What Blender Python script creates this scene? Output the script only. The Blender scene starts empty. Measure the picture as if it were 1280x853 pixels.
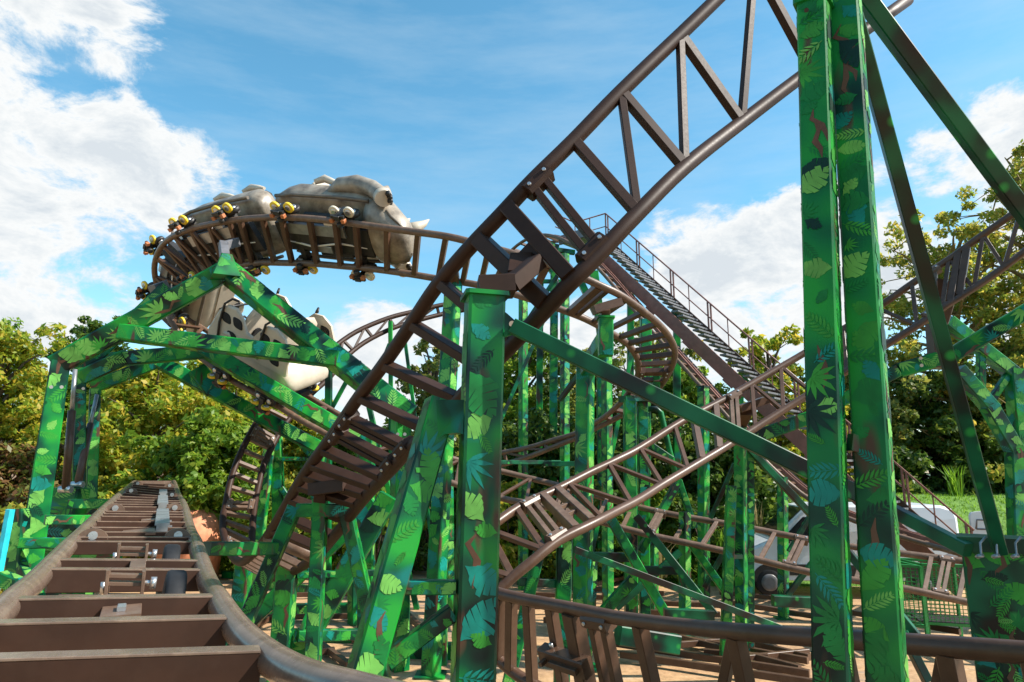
import bpy, math, random
import numpy as np
from mathutils import Vector, Matrix, noise as mnoise
random.seed(7); np.random.seed(7)
S = bpy.context.scene
COL = S.collection
V = Vector
# ------------------------------------------------------------------ camera
CAMZ = 3.0; FPX = 853.0; HOR = 590.0
PITCH = math.atan((HOR-426.5)/FPX)
cam_d = bpy.data.cameras.new('camera'); cam = bpy.data.objects.new('camera', cam_d); COL.objects.link(cam)
cam.location = (0, 0, CAMZ); cam.rotation_euler = (math.pi/2+PITCH, 0, 0)
cam_d.sensor_width = 36; cam_d.lens = 36*FPX/1280; cam_d.clip_end = 3000; cam_d.clip_start = .05
S.camera = cam
CP = V((0, 0, CAMZ)); FW = V((0, math.cos(PITCH), math.sin(PITCH))); UPV = V((0, -math.sin(PITCH), math.cos(PITCH)))
def ray(px, py):
    return FW + V((1, 0, 0))*((px-640)/FPX) + UPV*((426.5-py)/FPX)
def P(px, py, d):
    r = ray(px, py); return CP + r*(d/r.y)
def G(px, py, z=0.0):
    r = ray(px, py); return CP + r*((z-CAMZ)/r.z)
# ------------------------------------------------------------------ materials
def newmat(name):
    m = bpy.data.materials.new(name); m.use_nodes = True
    nt = m.node_tree; b = nt.nodes['Principled BSDF']; return m, nt, b
def N(nt, t, **kw):
    n = nt.nodes.new(t)
    for k, v in kw.items():
        if k in n.inputs: n.inputs[k].default_value = v
        else: setattr(n, k, v)
    return n
def L(nt, a, b): nt.links.new(a, b)
def ramp(nt, fac, stops):
    r = nt.nodes.new('ShaderNodeValToRGB'); e = r.color_ramp.elements
    while len(e) < len(stops): e.new(.5)
    for i, (p, c) in enumerate(stops):
        e[i].position = p; e[i].color = (c[0], c[1], c[2], 1)
    L(nt, fac, r.inputs[0]); return r
def mix(nt, fac, a, b, mode='MIX'):
    m = nt.nodes.new('ShaderNodeMix'); m.data_type = 'RGBA'; m.blend_type = mode
    for sock, val in ((m.inputs[0], fac), (m.inputs[6], a), (m.inputs[7], b)):
        if isinstance(val, (int, float)): sock.default_value = val
        elif isinstance(val, tuple): sock.default_value = (val[0], val[1], val[2], 1)
        else: L(nt, val, sock)
    return m.outputs[2]
def coords(nt, scale=(1, 1, 1), kind='position'):
    if kind == 'position':
        g = nt.nodes.new('ShaderNodeNewGeometry'); o = g.outputs['Position']
    else:
        g = nt.nodes.new('ShaderNodeTexCoord'); o = g.outputs['Object']
    mp = nt.nodes.new('ShaderNodeMapping'); mp.inputs['Scale'].default_value = scale
    L(nt, o, mp.inputs[0]); return mp.outputs[0]
def noise(nt, vec, scale, detail=4, rough=.55):
    n = nt.nodes.new('ShaderNodeTexNoise'); n.inputs['Scale'].default_value = scale
    n.inputs['Detail'].default_value = detail; n.inputs['Roughness'].default_value = rough
    L(nt, vec, n.inputs['Vector']); return n.outputs['Fac']
def bump(nt, b, h, strength, dist=.01):
    n = nt.nodes.new('ShaderNodeBump'); n.inputs['Strength'].default_value = strength; n.inputs['Distance'].default_value = dist
    L(nt, h, n.inputs['Height']); L(nt, n.outputs[0], b.inputs['Normal'])
def paint(name, col, rough=.4, var=.25, vs=6, metal=0, spec=.5, bmp=0):
    m, nt, b = newmat(name)
    c = coords(nt); f = noise(nt, c, vs, 5)
    lo = tuple(x*(1-var) for x in col); hi = tuple(min(1, x*(1+var)) for x in col)
    r = ramp(nt, f, [(.3, lo), (.7, hi)]); L(nt, r.outputs[0], b.inputs['Base Color'])
    f2 = noise(nt, c, vs*7, 3)
    rr = nt.nodes.new('ShaderNodeMapRange'); rr.inputs[3].default_value = max(.05, rough-.1); rr.inputs[4].default_value = rough+.12
    L(nt, f2, rr.inputs[0]); L(nt, rr.outputs[0], b.inputs['Roughness'])
    b.inputs['Metallic'].default_value = metal; b.inputs['Specular IOR Level'].default_value = spec
    if bmp: bump(nt, b, f2, bmp)
    return m
M = {}
# rail brown: dusty painted steel
def brown(name, col, dust, r0=.28):
    m, nt, b = newmat(name); c = coords(nt)
    f = noise(nt, c, 3.5, 6, .6); g = noise(nt, c, 40, 4, .6)
    base = ramp(nt, f, [(.3, tuple(x*.75 for x in col)), (.7, tuple(x*1.2 for x in col))])
    d = ramp(nt, noise(nt, c, 9, 7, .7), [(.48, (0, 0, 0)), (.75, (1, 1, 1))])
    mm = nt.nodes.new('ShaderNodeMath'); mm.operation = 'MULTIPLY'; mm.inputs[1].default_value = dust
    L(nt, d.outputs[0], mm.inputs[0])
    cc = mix(nt, mm.outputs[0], base.outputs[0], (.30, .22, .16))
    L(nt, cc, b.inputs['Base Color'])
    rr = nt.nodes.new('ShaderNodeMapRange'); rr.inputs[3].default_value = r0; rr.inputs[4].default_value = r0+.2
    L(nt, g, rr.inputs[0]); L(nt, rr.outputs[0], b.inputs['Roughness'])
    bump(nt, b, g, .06, .004); b.inputs['Specular IOR Level'].default_value = .38
    return m
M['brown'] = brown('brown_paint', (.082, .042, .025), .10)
M['browndk'] = brown('brown_paint_darkened', (.036, .017, .0105), .02, .42); M['browndk'].node_tree.nodes['Principled BSDF'].inputs['Specular IOR Level'].default_value = .22  # darkened copy of the brown: the crossing track's underside shade put into the colour
M['brownd'] = brown('brown_dusty', (.13, .080, .055), .4)
M['brownt'] = brown('brown_pale_glossy', (.15, .105, .08), .55, .14)
M['brownr'] = brown('red_brown', (.20, .088, .068), .2)
# jungle camouflage base coat
def camo():
    m, nt, b = newmat('jungle_green'); c = coords(nt)
    w = nt.nodes.new('ShaderNodeTexNoise'); w.inputs['Scale'].default_value = 1.4; w.inputs['Detail'].default_value = 2
    L(nt, c, w.inputs['Vector'])
    f = noise(nt, c, 2.3, 1.5, .45)
    base = ramp(nt, f, [(.33, (.001, .010, .008)), (.43, (.001, .055, .026)), (.52, (.002, .14, .034)), (.66, (.014, .27, .03))])
    t = ramp(nt, noise(nt, w.outputs['Color'], 3.1, 1.5), [(.57, (0, 0, 0)), (.66, (1, 1, 1))])
    cc = mix(nt, t.outputs[0], base.outputs[0], (.004, .15, .125))
    cs = coords(nt, (2.2, 2.2, .55))
    br = ramp(nt, noise(nt, cs, 2.6, 2, .5), [(.62, (0, 0, 0)), (.70, (1, 1, 1))])
    cc = mix(nt, br.outputs[0], cc, (.075, .038, .022))
    L(nt, cc, b.inputs['Base Color'])
    g = noise(nt, c, 60, 3)
    rr = nt.nodes.new('ShaderNodeMapRange'); rr.inputs[3].default_value = .28; rr.inputs[4].default_value = .48
    L(nt, g, rr.inputs[0]); L(nt, rr.outputs[0], b.inputs['Roughness']); bump(nt, b, g, .04, .003); b.inputs['Specular IOR Level'].default_value = .3
    return m
M['camo'] = camo()
def leafpaint(name, col):
    m, nt, b = newmat(name); c = coords(nt)
    r = ramp(nt, noise(nt, c, 5, 3), [(.3, tuple(x*.55 for x in col)), (.65, col)])
    L(nt, r.outputs[0], b.inputs['Base Color']); b.inputs['Roughness'].default_value = .42; b.inputs['Specular IOR Level'].default_value = .3
    return m
LEAFM = [leafpaint('leaf_bright', (.040, .31, .035)), leafpaint('leaf_lime', (.16, .46, .085)), leafpaint('leaf_mid', (.008, .20, .04)),
         leafpaint('leaf_teal', (.004, .23, .18)), leafpaint('leaf_dark', (.003, .035, .022)), leafpaint('bark_stroke', (.13, .062, .036))]
CAMO = [M['camo']]+LEAFM
def spotted():
    m, nt, b = newmat('dark_spotted_green'); c = coords(nt)
    base = ramp(nt, noise(nt, c, 2.2, 2), [(.38, (.012, .008, .006)), (.47, (.003, .028, .016)), (.56, (.002, .085, .035)), (.7, (.004, .13, .05))])
    v = nt.nodes.new('ShaderNodeTexVoronoi'); v.inputs['Scale'].default_value = 5.5; L(nt, c, v.inputs['Vector'])
    sp = ramp(nt, v.outputs['Distance'], [(.10, (1, 1, 1)), (.24, (0, 0, 0))])
    cc = mix(nt, sp.outputs[0], base.outputs[0], (.02, .26, .05)); L(nt, cc, b.inputs['Base Color'])
    b.inputs['Roughness'].default_value = .38; b.inputs['Specular IOR Level'].default_value = .35; return m
M['spot'] = spotted()
M['green'] = paint('plain_green', (.015, .22, .05), .4)
M['grey'] = paint('grey_steel', (.13, .13, .14), .4)
M['galv'] = paint('galvanised', (.32, .33, .335), .35, .2, 8, .6)
M['zinc'] = paint('zinc_bolt', (.55, .55, .55), .3, .1, 8, .8)
M['rubber'] = paint('black_rubber', (.014, .015, .017), .65, .3, 12, spec=.25)
M['dark'] = paint('dark_machine', (.022, .020, .019), .5, .4, 14)
M['yellow'] = paint('yellow_wheel', (.75, .52, .03), .4, .12)
M['cream'] = paint('cream_wheel', (.62, .55, .42), .4, .12)
M['orange'] = paint('orange_rubber', (.42, .14, .05), .5, .2)
M['van'] = paint('van_white', (.62, .68, .74), .22, .04, 3)
M['glass'] = paint('dark_glass', (.012, .016, .02), .06, .1)
M['cyan'] = paint('cyan_paint', (.02, .5, .62), .45)
M['pink'] = paint('pink_paint', (.7, .12, .42), .5)
M['terracotta'] = paint('terracotta', (.52, .20, .10), .7)
M['roofteal'] = paint('teal_roof', (.06, .36, .30), .6)
M['white'] = paint('white_paint', (.75, .75, .74), .5, .05)
M['concrete'] = paint('concrete', (.3, .28, .26), .8, .2)
# ------------------------------------------------------------------ sculpted hide
def hide():
    m, nt, b = newmat('grey_hide'); c = coords(nt, (1, 1, 1), 'object')
    f = noise(nt, c, 3.0, 7, .62); g = noise(nt, c, 26, 5, .6)
    r = ramp(nt, f, [(.32, (.085, .066, .048)), (.5, (.235, .195, .15)), (.68, (.36, .31, .245))])
    L(nt, r.outputs[0], b.inputs['Base Color']); b.inputs['Roughness'].default_value = .4
    bump(nt, b, g, .25, .012); return m
M['hide'] = hide()
M['hided'] = paint('hide_dark', (.12, .095, .07), .5, .3, 5)
M['tub'] = paint('tan_tub', (.50, .43, .34), .38, .12, 4)
def wood():
    m, nt, b = newmat('wood_boards'); c = coords(nt, (1, 1, 12))
    r = ramp(nt, noise(nt, c, 2, 5), [(.3, (.16, .08, .04)), (.7, (.34, .19, .10))])
    L(nt, r.outputs[0], b.inputs['Base Color']); b.inputs['Roughness'].default_value = .75; return m
M['wood'] = wood()
def ground():
    m, nt, b = newmat('sandy_concrete'); c = coords(nt)
    cs = coords(nt, (.35, 1.6, 1))
    f = noise(nt, cs, .9, 7, .6)
    r = ramp(nt, f, [(.26, (.26, .23, .21)), (.38, (.45, .28, .16)), (.56, (.56, .34, .17)), (.74, (.62, .46, .31))])
    st = ramp(nt, noise(nt, c, 6, 8, .72), [(.35, (.45, .42, .4)), (.62, (1, 1, 1))])
    cc = mix(nt, .75, r.outputs[0], st.outputs[0], 'MULTIPLY')
    far = nt.nodes.new('ShaderNodeVectorMath'); far.operation = 'LENGTH'; L(nt, c, far.inputs[0])
    fr = ramp(nt, far.outputs['Value'], [(0, (0, 0, 0)), (1, (1, 1, 1))])
    mr = nt.nodes.new('ShaderNodeMapRange'); mr.inputs[1].default_value = 32; mr.inputs[2].default_value = 36
    L(nt, far.outputs['Value'], mr.inputs[0])
    gr = ramp(nt, noise(nt, c, .8, 6), [(.3, (.02, .045, .012)), (.7, (.05, .085, .025))])
    cc = mix(nt, mr.outputs[0], cc, gr.outputs[0])
    L(nt, cc, b.inputs['Base Color'])
    rr = nt.nodes.new('ShaderNodeMapRange'); rr.inputs[3].default_value = .45; rr.inputs[4].default_value = .85
    L(nt, noise(nt, cs, 1.7, 5), rr.inputs[0]); L(nt, rr.outputs[0], b.inputs['Roughness'])
    bump(nt, b, noise(nt, c, 30, 6, .7), .3, .02); return m
M['ground'] = ground()
def grassbase():
    m, nt, b = newmat('lawn_soil'); c = coords(nt)
    r = ramp(nt, noise(nt, c, 3, 7, .65), [(.3, (.05, .13, .012)), (.7, (.13, .25, .03))])
    L(nt, r.outputs[0], b.inputs['Base Color']); b.inputs['Roughness'].default_value = .9; return m
M['lawn'] = grassbase()
def foliage(name, cols, trans=.5):
    m, nt, b = newmat(name)
    g = nt.nodes.new('ShaderNodeNewGeometry')
    r = ramp(nt, g.outputs['Random Per Island'], [(i/(len(cols)-1), c) for i, c in enumerate(cols)])
    L(nt, r.outputs[0], b.inputs['Base Color']); b.inputs['Roughness'].default_value = .45; b.inputs['Specular IOR Level'].default_value = .35
    t = nt.nodes.new('ShaderNodeBsdfTranslucent')
    hs = nt.nodes.new('ShaderNodeHueSaturation'); hs.inputs['Value'].default_value = 1.6; hs.inputs['Hue'].default_value = .485
    L(nt, r.outputs[0], hs.inputs['Color']); L(nt, hs.outputs[0], t.inputs['Color'])
    mx = nt.nodes.new('ShaderNodeMixShader'); mx.inputs[0].default_value = trans
    L(nt, b.outputs[0], mx.inputs[1]); L(nt, t.outputs[0], mx.inputs[2])
    L(nt, mx.outputs[0], nt.nodes['Material Output'].inputs[0]); return m
FOL = {
 'green': foliage('leaves_green', [(.065, .14, .015), (.11, .215, .02), (.17, .28, .025), (.27, .31, .035)]),
 'yellow': foliage('leaves_yellowing', [(.11, .20, .018), (.20, .28, .022), (.33, .34, .03), (.48, .36, .04)]),
 'autumn': foliage('leaves_autumn', [(.12, .19, .025), (.20, .25, .035), (.34, .33, .045), (.44, .34, .05)]),
 'dark': foliage('leaves_dark', [(.030, .075, .014), (.055, .11, .016), (.085, .155, .02), (.14, .18, .025)], .45),
 'olive': foliage('leaves_olive', [(.07, .115, .022), (.12, .17, .03), (.18, .21, .035), (.28, .25, .05)]),
 'hedge': foliage('leaves_hedge', [(.06, .13, .012), (.10, .19, .015), (.17, .24, .02)]),
 'grass': foliage('grass_blades', [(.07, .17, .012), (.12, .26, .02), (.18, .34, .03)]),
 'straw': foliage('straw_blades', [(.22, .17, .07), (.32, .26, .12), (.14, .16, .04)]),
 'red': foliage('leaves_red', [(.14, .075, .03), (.22, .11, .04), (.12, .15, .025), (.2, .2, .03)]),
}
M['bark'] = paint('bark', (.085, .062, .042), .85, .4, 9, bmp=.5)
M['barky'] = paint('bark_lichen', (.20, .145, .05), .85, .4, 9, bmp=.5)
# ------------------------------------------------------------------ objects
def wloc(o):
    v = V((0, 0, 0))
    while o: v = v + o.location; o = o.parent
    return v
class MB:
    def __init__(s): s.v = []; s.f = []; s.m = []; s.sm = []
    def add(s, vs, fs, mi=0, smooth=False):
        b = len(s.v); s.v += [V(x) for x in vs]
        for f in fs: s.f.append(tuple(b+i for i in f)); s.m.append(mi); s.sm.append(smooth)
    def beam(s, p0, p1, w, h, up=None, c=None, w1=None, h1=None, mi=0, leaves=None, caps=True):
        p0, p1 = V(p0), V(p1); D = p1-p0; Ln = D.length
        if Ln < 1e-5: return
        D = D/Ln
        if up is None: up = V((0, 1, 0)) if abs(D.z) > .85 else V((0, 0, 1))
        up = V(up); sd = D.cross(up).normalized(); uu = sd.cross(D).normalized()
        w1 = w if w1 is None else w1; h1 = h if h1 is None else h1
        if c is None: c = .07*min(w, h)
        vs = []
        for (p, a, bb) in ((p0, w/2, h/2), (p1, w1/2, h1/2)):
            for (x, y) in ((a-c, -bb), (a, -bb+c), (a, bb-c), (a-c, bb), (-a+c, bb), (-a, bb-c), (-a, -bb+c), (-a+c, -bb)):
                vs.append(p+sd*x+uu*y)
        fs = [(i, (i+1) % 8, 8+(i+1) % 8, 8+i) for i in range(8)]
        if caps: fs += [tuple(range(7, -1, -1)), tuple(range(8, 16))]
        s.add(vs, fs, mi)
        if leaves:
            for (nn, ax, wd, off, wd1, off1) in ((sd, uu, h, w/2, h1, w1/2), (-sd, uu, h, w/2, h1, w1/2), (uu, sd, w, h/2, w1, h1/2), (-uu, sd, w, h/2, w1, h1/2)):
                s.leaf_face(p0, D, ax, nn, Ln, wd-2*c, wd1-2*c, off, off1, leaves)
    def leaf_face(s, o, D, ax, nn, Ln, w0, w1, off0, off1, dens):
        if dens > 3:
            for _ in range(6): s.leaf_face1(o, D, ax, nn, Ln, w0, w1, off0, off1, dens*1.0, .27, .5, _)
        else: s.leaf_face1(o, D, ax, nn, Ln, w0, w1, off0, off1, dens, 1, .32, 0)
    def leaf_face1(s, o, D, ax, nn, Ln, w0, w1, off0, off1, dens, ls, vr, kk):
        u = random.uniform(0, .5)*w0; k = 0
        step = 1.0/dens
        while u < Ln:
            q = u/Ln; w = w0+(w1-w0)*q
            size = w*random.uniform(.6, 1.75)*ls
            vc = random.uniform(-vr, vr)*w; ang = random.choice((-1, 1))*random.uniform(.3, 2.7)
            kind = random.choices(('palm', 'fern', 'mon', 'stroke'), (.14, .38, .6, .07))[0]
            mi = 1+random.choices(range(5), LEAFW[0])[0]
            polys = LEAFSHAPES[kind]() if kind != 'stroke' else LEAFSHAPES['stroke']()
            if kind == 'stroke': mi = 6; ang = random.uniform(-.35, .35); size = w*1.6*ls
            k += 1
            ca, sa = math.cos(ang), math.sin(ang); eps = .0012+.0007*(k % 5)+.00012*kk
            for pl in polys:
                vs = []
                for (x, y) in pl:
                    uu = u+size*(x*ca-y*sa); vv = vc+size*(x*sa+y*ca)
                    uu = min(max(uu, .002), Ln-.002); qq = uu/Ln; ww = (w0+(w1-w0)*qq)/2
                    vv = min(max(vv, -ww), ww); of = off0+(off1-off0)*qq
                    vs.append(o+D*uu+ax*vv+nn*(of+eps))
                a = V((0, 0, 0))
                for i in range(1, len(vs)-1): a += (vs[i]-vs[0]).cross(vs[i+1]-vs[0])
                if a.length < 1e-6: continue
                if a.dot(nn) < 0: vs.reverse()
                s.add(vs, [tuple(range(len(vs)))], mi)
            u += w*step*random.uniform(.4, .95)
    def tube(s, pts, r, n=10, mi=0, caps=True, r1=None, closed=False):
        pts = [V(p) for p in pts]; m = len(pts); vs = []; nv = None
        for i, p in enumerate(pts):
            t = (pts[min(i+1, m-1)]-pts[max(i-1, 0)])
            if t.length < 1e-9: t = V((0, 0, 1))
            t.normalize()
            if nv is None:
                nv = t.cross(V((0, 0, 1)) if abs(t.z) < .9 else V((1, 0, 0))).normalized()
            else:
                nv = (nv-t*nv.dot(t))
                nv = nv.normalized() if nv.length > 1e-6 else t.orthogonal().normalized()
            bn = t.cross(nv)
            rr = r if r1 is None else r+(r1-r)*i/(m-1)
            if isinstance(r, (list, tuple)): rr = r[i]
            for k in range(n):
                a = 2*math.pi*k/n; vs.append(p+nv*(rr*math.cos(a))+bn*(rr*math.sin(a)))
        fs = []
        for i in range(m-1):
            for k in range(n):
                fs.append((i*n+k, i*n+(k+1) % n, (i+1)*n+(k+1) % n, (i+1)*n+k))
        b = len(s.v); s.add(vs, fs, mi, True)
        if caps:
            s.f.append(tuple(b+k for k in range(n-1, -1, -1))); s.m.append(mi); s.sm.append(False)
            s.f.append(tuple(b+(m-1)*n+k for k in range(n))); s.m.append(mi); s.sm.append(False)
    def cyl(s, p0, p1, r, n=14, mi=0, r1=None): s.tube([p0, p1], r, n, mi, True, r1)
    def wheel(s, c, ax, r, w, n=22, mi=0, prof=None):
        ax = V(ax).normalized(); a = ax.orthogonal().normalized(); b2 = ax.cross(a); vs = []
        prof = prof or [(-.5, .55), (-.5, .86), (-.36, 1), (.36, 1), (.5, .86), (.5, .55)]
        for (x, q) in prof:
            for k in range(n):
                t = 2*math.pi*k/n; vs.append(V(c)+ax*(x*w)+(a*math.cos(t)+b2*math.sin(t))*(q*r))
        m = len(prof); fs = []
        for i in range(m-1):
            for k in range(n): fs.append((i*n+k, i*n+(k+1) % n, (i+1)*n+(k+1) % n, (i+1)*n+k))
        b = len(s.v); s.add(vs, fs, mi, True)
        s.f.append(tuple(b+k for k in range(n-1, -1, -1))); s.m.append(mi); s.sm.append(False)
        s.f.append(tuple(b+(m-1)*n+k for k in range(n))); s.m.append(mi); s.sm.append(False)
    def box(s, c, x, y, z, sx, sy, sz, ch=.01, mi=0):
        s.beam(V(c)-V(x)*(sx/2), V(c)+V(x)*(sx/2), sy, sz, up=z, c=min(ch, sy*.3, sz*.3), mi=mi)
    def loft(s, rings, mi=0, cap=True):
        n = len(rings[0]); vs = [p for r in rings for p in r]; fs = []
        for i in range(len(rings)-1):
            for k in range(n): fs.append((i*n+k, i*n+(k+1) % n, (i+1)*n+(k+1) % n, (i+1)*n+k))
        b = len(s.v); s.add(vs, fs, mi, True)
        if cap:
            s.f.append(tuple(b+k for k in range(n-1, -1, -1))); s.m.append(mi); s.sm.append(True)
            s.f.append(tuple(b+(len(rings)-1)*n+k for k in range(n))); s.m.append(mi); s.sm.append(True)
    def build(s, name, mats, parent=None, local=False):
        if not isinstance(mats, (list, tuple)): mats = [mats]
        off = V((0, 0, 0)) if (local or parent is None) else wloc(parent)
        me = bpy.data.meshes.new(name); me.from_pydata([tuple(x-off) for x in s.v], [], s.f)
        for m in mats: me.materials.append(m)
        me.polygons.foreach_set('material_index', s.m); me.polygons.foreach_set('use_smooth', s.sm); me.update()
        o = bpy.data.objects.new(name, me); COL.objects.link(o)
        if parent: o.parent = parent
        return o
def leaf_blade(x0, y0, ang, ln, wd):
    ca, sa = math.cos(ang), math.sin(ang)
    return [(x0+ln*a*ca-wd*b*sa, y0+ln*a*sa+wd*b*ca) for a, b in ((0, 0), (.3, .42), (.6, .4), (1, 0), (.6, -.4), (.3, -.42))]
def sh_palm(): return [leaf_blade(-.35, 0, a, .8*(1-.25*abs(a)), .14) for a in (-1.5, -1.0, -.55, -.1, .35, .8, 1.3)]
def sh_fern():
    r = [[(-.55, -.012), (-.55, .012), (.55, .006), (.55, -.006)]]
    for i in range(7):
        x = -.45+.14*i; ln = .38*(1-abs(i-2.2)/7)
        r.append(leaf_blade(x, 0, .75, ln, .085)); r.append(leaf_blade(x, 0, -.75, ln, .085))
    return r
def sh_mon():
    n = 7; r = []
    for i in range(n):
        x0 = -.5+i/n; x1 = x0+1/n*.93; h0 = .34*math.sin(math.pi*(i+.35)/(n+.2)); h1 = .34*math.sin(math.pi*(i+1.1)/(n+.4))
        j = random.uniform(.75, 1.15); k = random.uniform(.75, 1.15)
        r.append([(x0, 0), (x1+.01, 0), (x1+.09, h1*j), (x0+.10, h0*j)]); r.append([(x0, 0), (x0+.10, -h0*k), (x1+.09, -h1*k), (x1+.01, 0)])
    return r
def sh_stroke():
    ys = [random.uniform(-.15, .15) for _ in range(5)]; r = []
    for i in range(4):
        x0 = -.5+.25*i; w0 = .075*math.sin(math.pi*(i+.15)/4.3); w1 = .075*math.sin(math.pi*(i+1.1)/4.3)
        r.append([(x0, ys[i]-w0), (x0+.25, ys[i+1]-w1), (x0+.25, ys[i+1]+w1), (x0, ys[i]+w0)])
    return r
LEAFW = [(.27, .15, .34, .14, .10)]
LEAFSHAPES = {'palm': sh_palm, 'fern': sh_fern, 'mon': sh_mon, 'stroke': sh_stroke}
def thing(name, label, cat, loc=(0, 0, 0), group=None):
    o = bpy.data.objects.new(name, None); COL.objects.link(o); o.location = loc
    o['label'] = label; o['category'] = cat; o.empty_display_size = .2
    if group: o['group'] = group
    return o
def tag(o, label=None, cat=None, group=None, kind=None):
    for k, v in (('label', label), ('category', cat), ('group', group), ('kind', kind)):
        if v: o[k] = v
    return o

def bolt_set(items, parent, r=.018, n=8, name='bolt', mat='zinc'):
    for (a, c) in items:
        h = MB(); h.cyl(a, c, r, n); h.build(name, M[mat], parent)
GAUGE = 1.0; RR = .06
def cr(p, t):
    n = len(p)-1; t = min(max(t, 0), n-1e-6); i = int(t); f = t-i
    a = p[max(i-1, 0)]; b = p[i]; c = p[i+1]; d = p[min(i+2, n)]
    if i == 0: a = b*2-c
    if i+1 == n: d = c*2-b
    return (b*2+(c-a)*f+(a*2-b*5+c*4-d)*(f*f)+(b*3-a-c*3+d)*(f*f*f))*.5
class Track:
    def __init__(s, pts, gauge=GAUGE, flip=1):
        s.U = []; s.L = []; s.flip = flip
        for (ux, uy, lx, ly, d, sg) in pts:
            u = P(ux, uy, d); r = ray(lx, ly).normalized(); w = u-CP
            tc = w.dot(r); q = (w-r*tc).length
            dt = math.sqrt(gauge*gauge-q*q) if q < gauge else 0
            s.U.append(u); s.L.append(CP+r*(tc+sg*dt))
        s.n = len(pts)-1
        # smooth depth of L a little
        for _ in range(2):
            ds = [(q-CP).length for q in s.L]
            for i in range(1, s.n):
                nd = .5*ds[i]+.25*(ds[i-1]+ds[i+1]); s.L[i] = CP+(s.L[i]-CP).normalized()*nd
        s.tab = [(0, 0)]; a = 0; k = s.n*20
        for i in range(1, k+1):
            t0, t1 = s.n*(i-1)/k, s.n*i/k; a += (s.c(t1)-s.c(t0)).length; s.tab.append((a, t1))
    def u(s, t): return cr(s.U, t)
    def l(s, t): return cr(s.L, t)
    def c(s, t): return (s.u(t)+s.l(t))*.5
    def arc(s, t):
        for (a, tt) in s.tab:
            if tt >= t: return a
        return s.tab[-1][0]
    def at(s, a):
        for i in range(1, len(s.tab)):
            if s.tab[i][0] >= a:
                a0, t0 = s.tab[i-1]; a1, t1 = s.tab[i]; return t0+(t1-t0)*(a-a0)/max(1e-9, a1-a0)
        return s.tab[-1][1]
    def frame(s, t, h=.05):
        T = (s.c(t+h)-s.c(t-h)).normalized(); A = (s.l(t)-s.u(t)).normalized()
        A = (A-T*A.dot(T)).normalized(); Nn = A.cross(T)*s.flip
        return T, A, Nn
def rails(tr, root, mat, step=4, r=RR, t0=0, t1=None, n=12):
    t1 = tr.n if t1 is None else t1; k = int((t1-t0)*step)
    for fn in (tr.u, tr.l):
        b = MB(); b.tube([fn(t0+(t1-t0)*i/k) for i in range(k+1)], r, n); b.build('rail', mat, root)
def spaced(tr, t0, t1, sp):
    a0, a1 = tr.arc(t0), tr.arc(t1); k = max(1, round((a1-a0)/sp)); return [tr.at(a0+(a1-a0)*i/k) for i in range(k+1)]
def tie(tr, t, root, mat, w=.075, h=.095, off=0, name='crosstie', inset=.03):
    u, l = tr.u(t), tr.l(t); T, A, Nn = tr.frame(t); D = (l-u).normalized()
    b = MB(); b.beam(u+D*inset+Nn*off, l-D*inset+Nn*off, w, h, up=Nn); return b.build(name, mat, root)
def diag(tr, ta, tb, root, mat, w=.065, h=.065):
    u, l = tr.u(ta), tr.l(tb); T, A, Nn = tr.frame((ta+tb)/2); D = (l-u).normalized()
    b = MB(); b.beam(u+D*.04, l-D*.04, w, h, up=Nn); b.build('brace', mat, root)
def joint(tr, t, root, mat, dt=.055, collar=.085):
    T, A, Nn = tr.frame(t); u, l = tr.u(t), tr.l(t)
    b = MB()
    for sg in (-1, 1):
        D = (l-u).normalized(); b.beam(u+T*sg*dt+D*.05, l+T*sg*dt-D*.05, .06, .10, up=Nn)
    for p, q in ((u, 1), (l, -1)):
        D = (l-u).normalized()*q
        b.beam(p+D*.06-T*(dt+.07), p+D*.06+T*(dt+.07), .13, .16, up=Nn, c=.03)
    j = b.build('splice_joint', mat, root)
    its = []
    for p, q in ((u, 1), (l, -1)):
        D = (l-u).normalized()*q
        for s1 in (-1, 1):
            for s2 in (-1, 1):
                c = p+D*.06+T*(s1*(dt+.03)); its.append((c+Nn*s2*.07, c+Nn*s2*.095))
    its = [x for x in its if (x[1]-CP).length < (x[0]-CP).length]
    bolt_set(its, j, .016)
def truss(tr, t0, t1, sp, root, mat, w=.07, rev=False, dia=True):
    ts = spaced(tr, t0, t1, sp)
    for i, t in enumerate(ts):
        tie(tr, t, root, mat, w, w)
        if dia and i < len(ts)-1:
            (diag(tr, ts[i+1], t, root, mat, w*.85, w*.85) if not rev else diag(tr, t, ts[i+1], root, mat, w*.85, w*.85))
# ---------------------------------------------------------------- main crossing track
T2 = Track([
 (1075,-150,1135,0,6.3,-1),(960,-60,1030,75,6.0,-1),(850,44,927,153,5.7,-1),(776,115,856,209,5.5,-1),(717,176,797,267,5.4,-1),(666,226,744,323,5.35,-1),
 (626,269,709,358,5.4,-1),(586,311,676,394,5.55,-1),(546,358,637,434,5.8,-1),(511,410,605,467,6.15,-1),(478,458,572,501,6.5,-1),(449,496,537,538,6.9,-1),
 (431,522,511,563,7.25,-1),(413,548,488,588,7.6,-1),(388,582,468,609,8.05,-1),(371,608,448,632,8.5,-1),(353,640,420,668,9.0,-1),(334,671,394,697,9.6,-1),
 (317,692,362,716,10.4,0),(300,703,335,722,11.4,0),(287,690,320,706,12.4,0),(279,665,315,683,13.1,0),(279,645,316,655,13.5,0),(282,632,318,633,13.7,0),(289,599,322,612,14,0),
 (301,566,331,578,14.4,0),(322,526,349,542,14.9,0),(338,505,366,518,15.3,0),(362,480,390,492,15.9,0),(393,455,412,472,16.6,0),(415,436,430,449,17.2,0),
 (445,415,456,428,17.8,0),(485,398,492,410,18.4,0),(520,389,525,400,18.9,0),(560,380,562,391,19.4,0),(610,374,612,383,20,0)])
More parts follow.
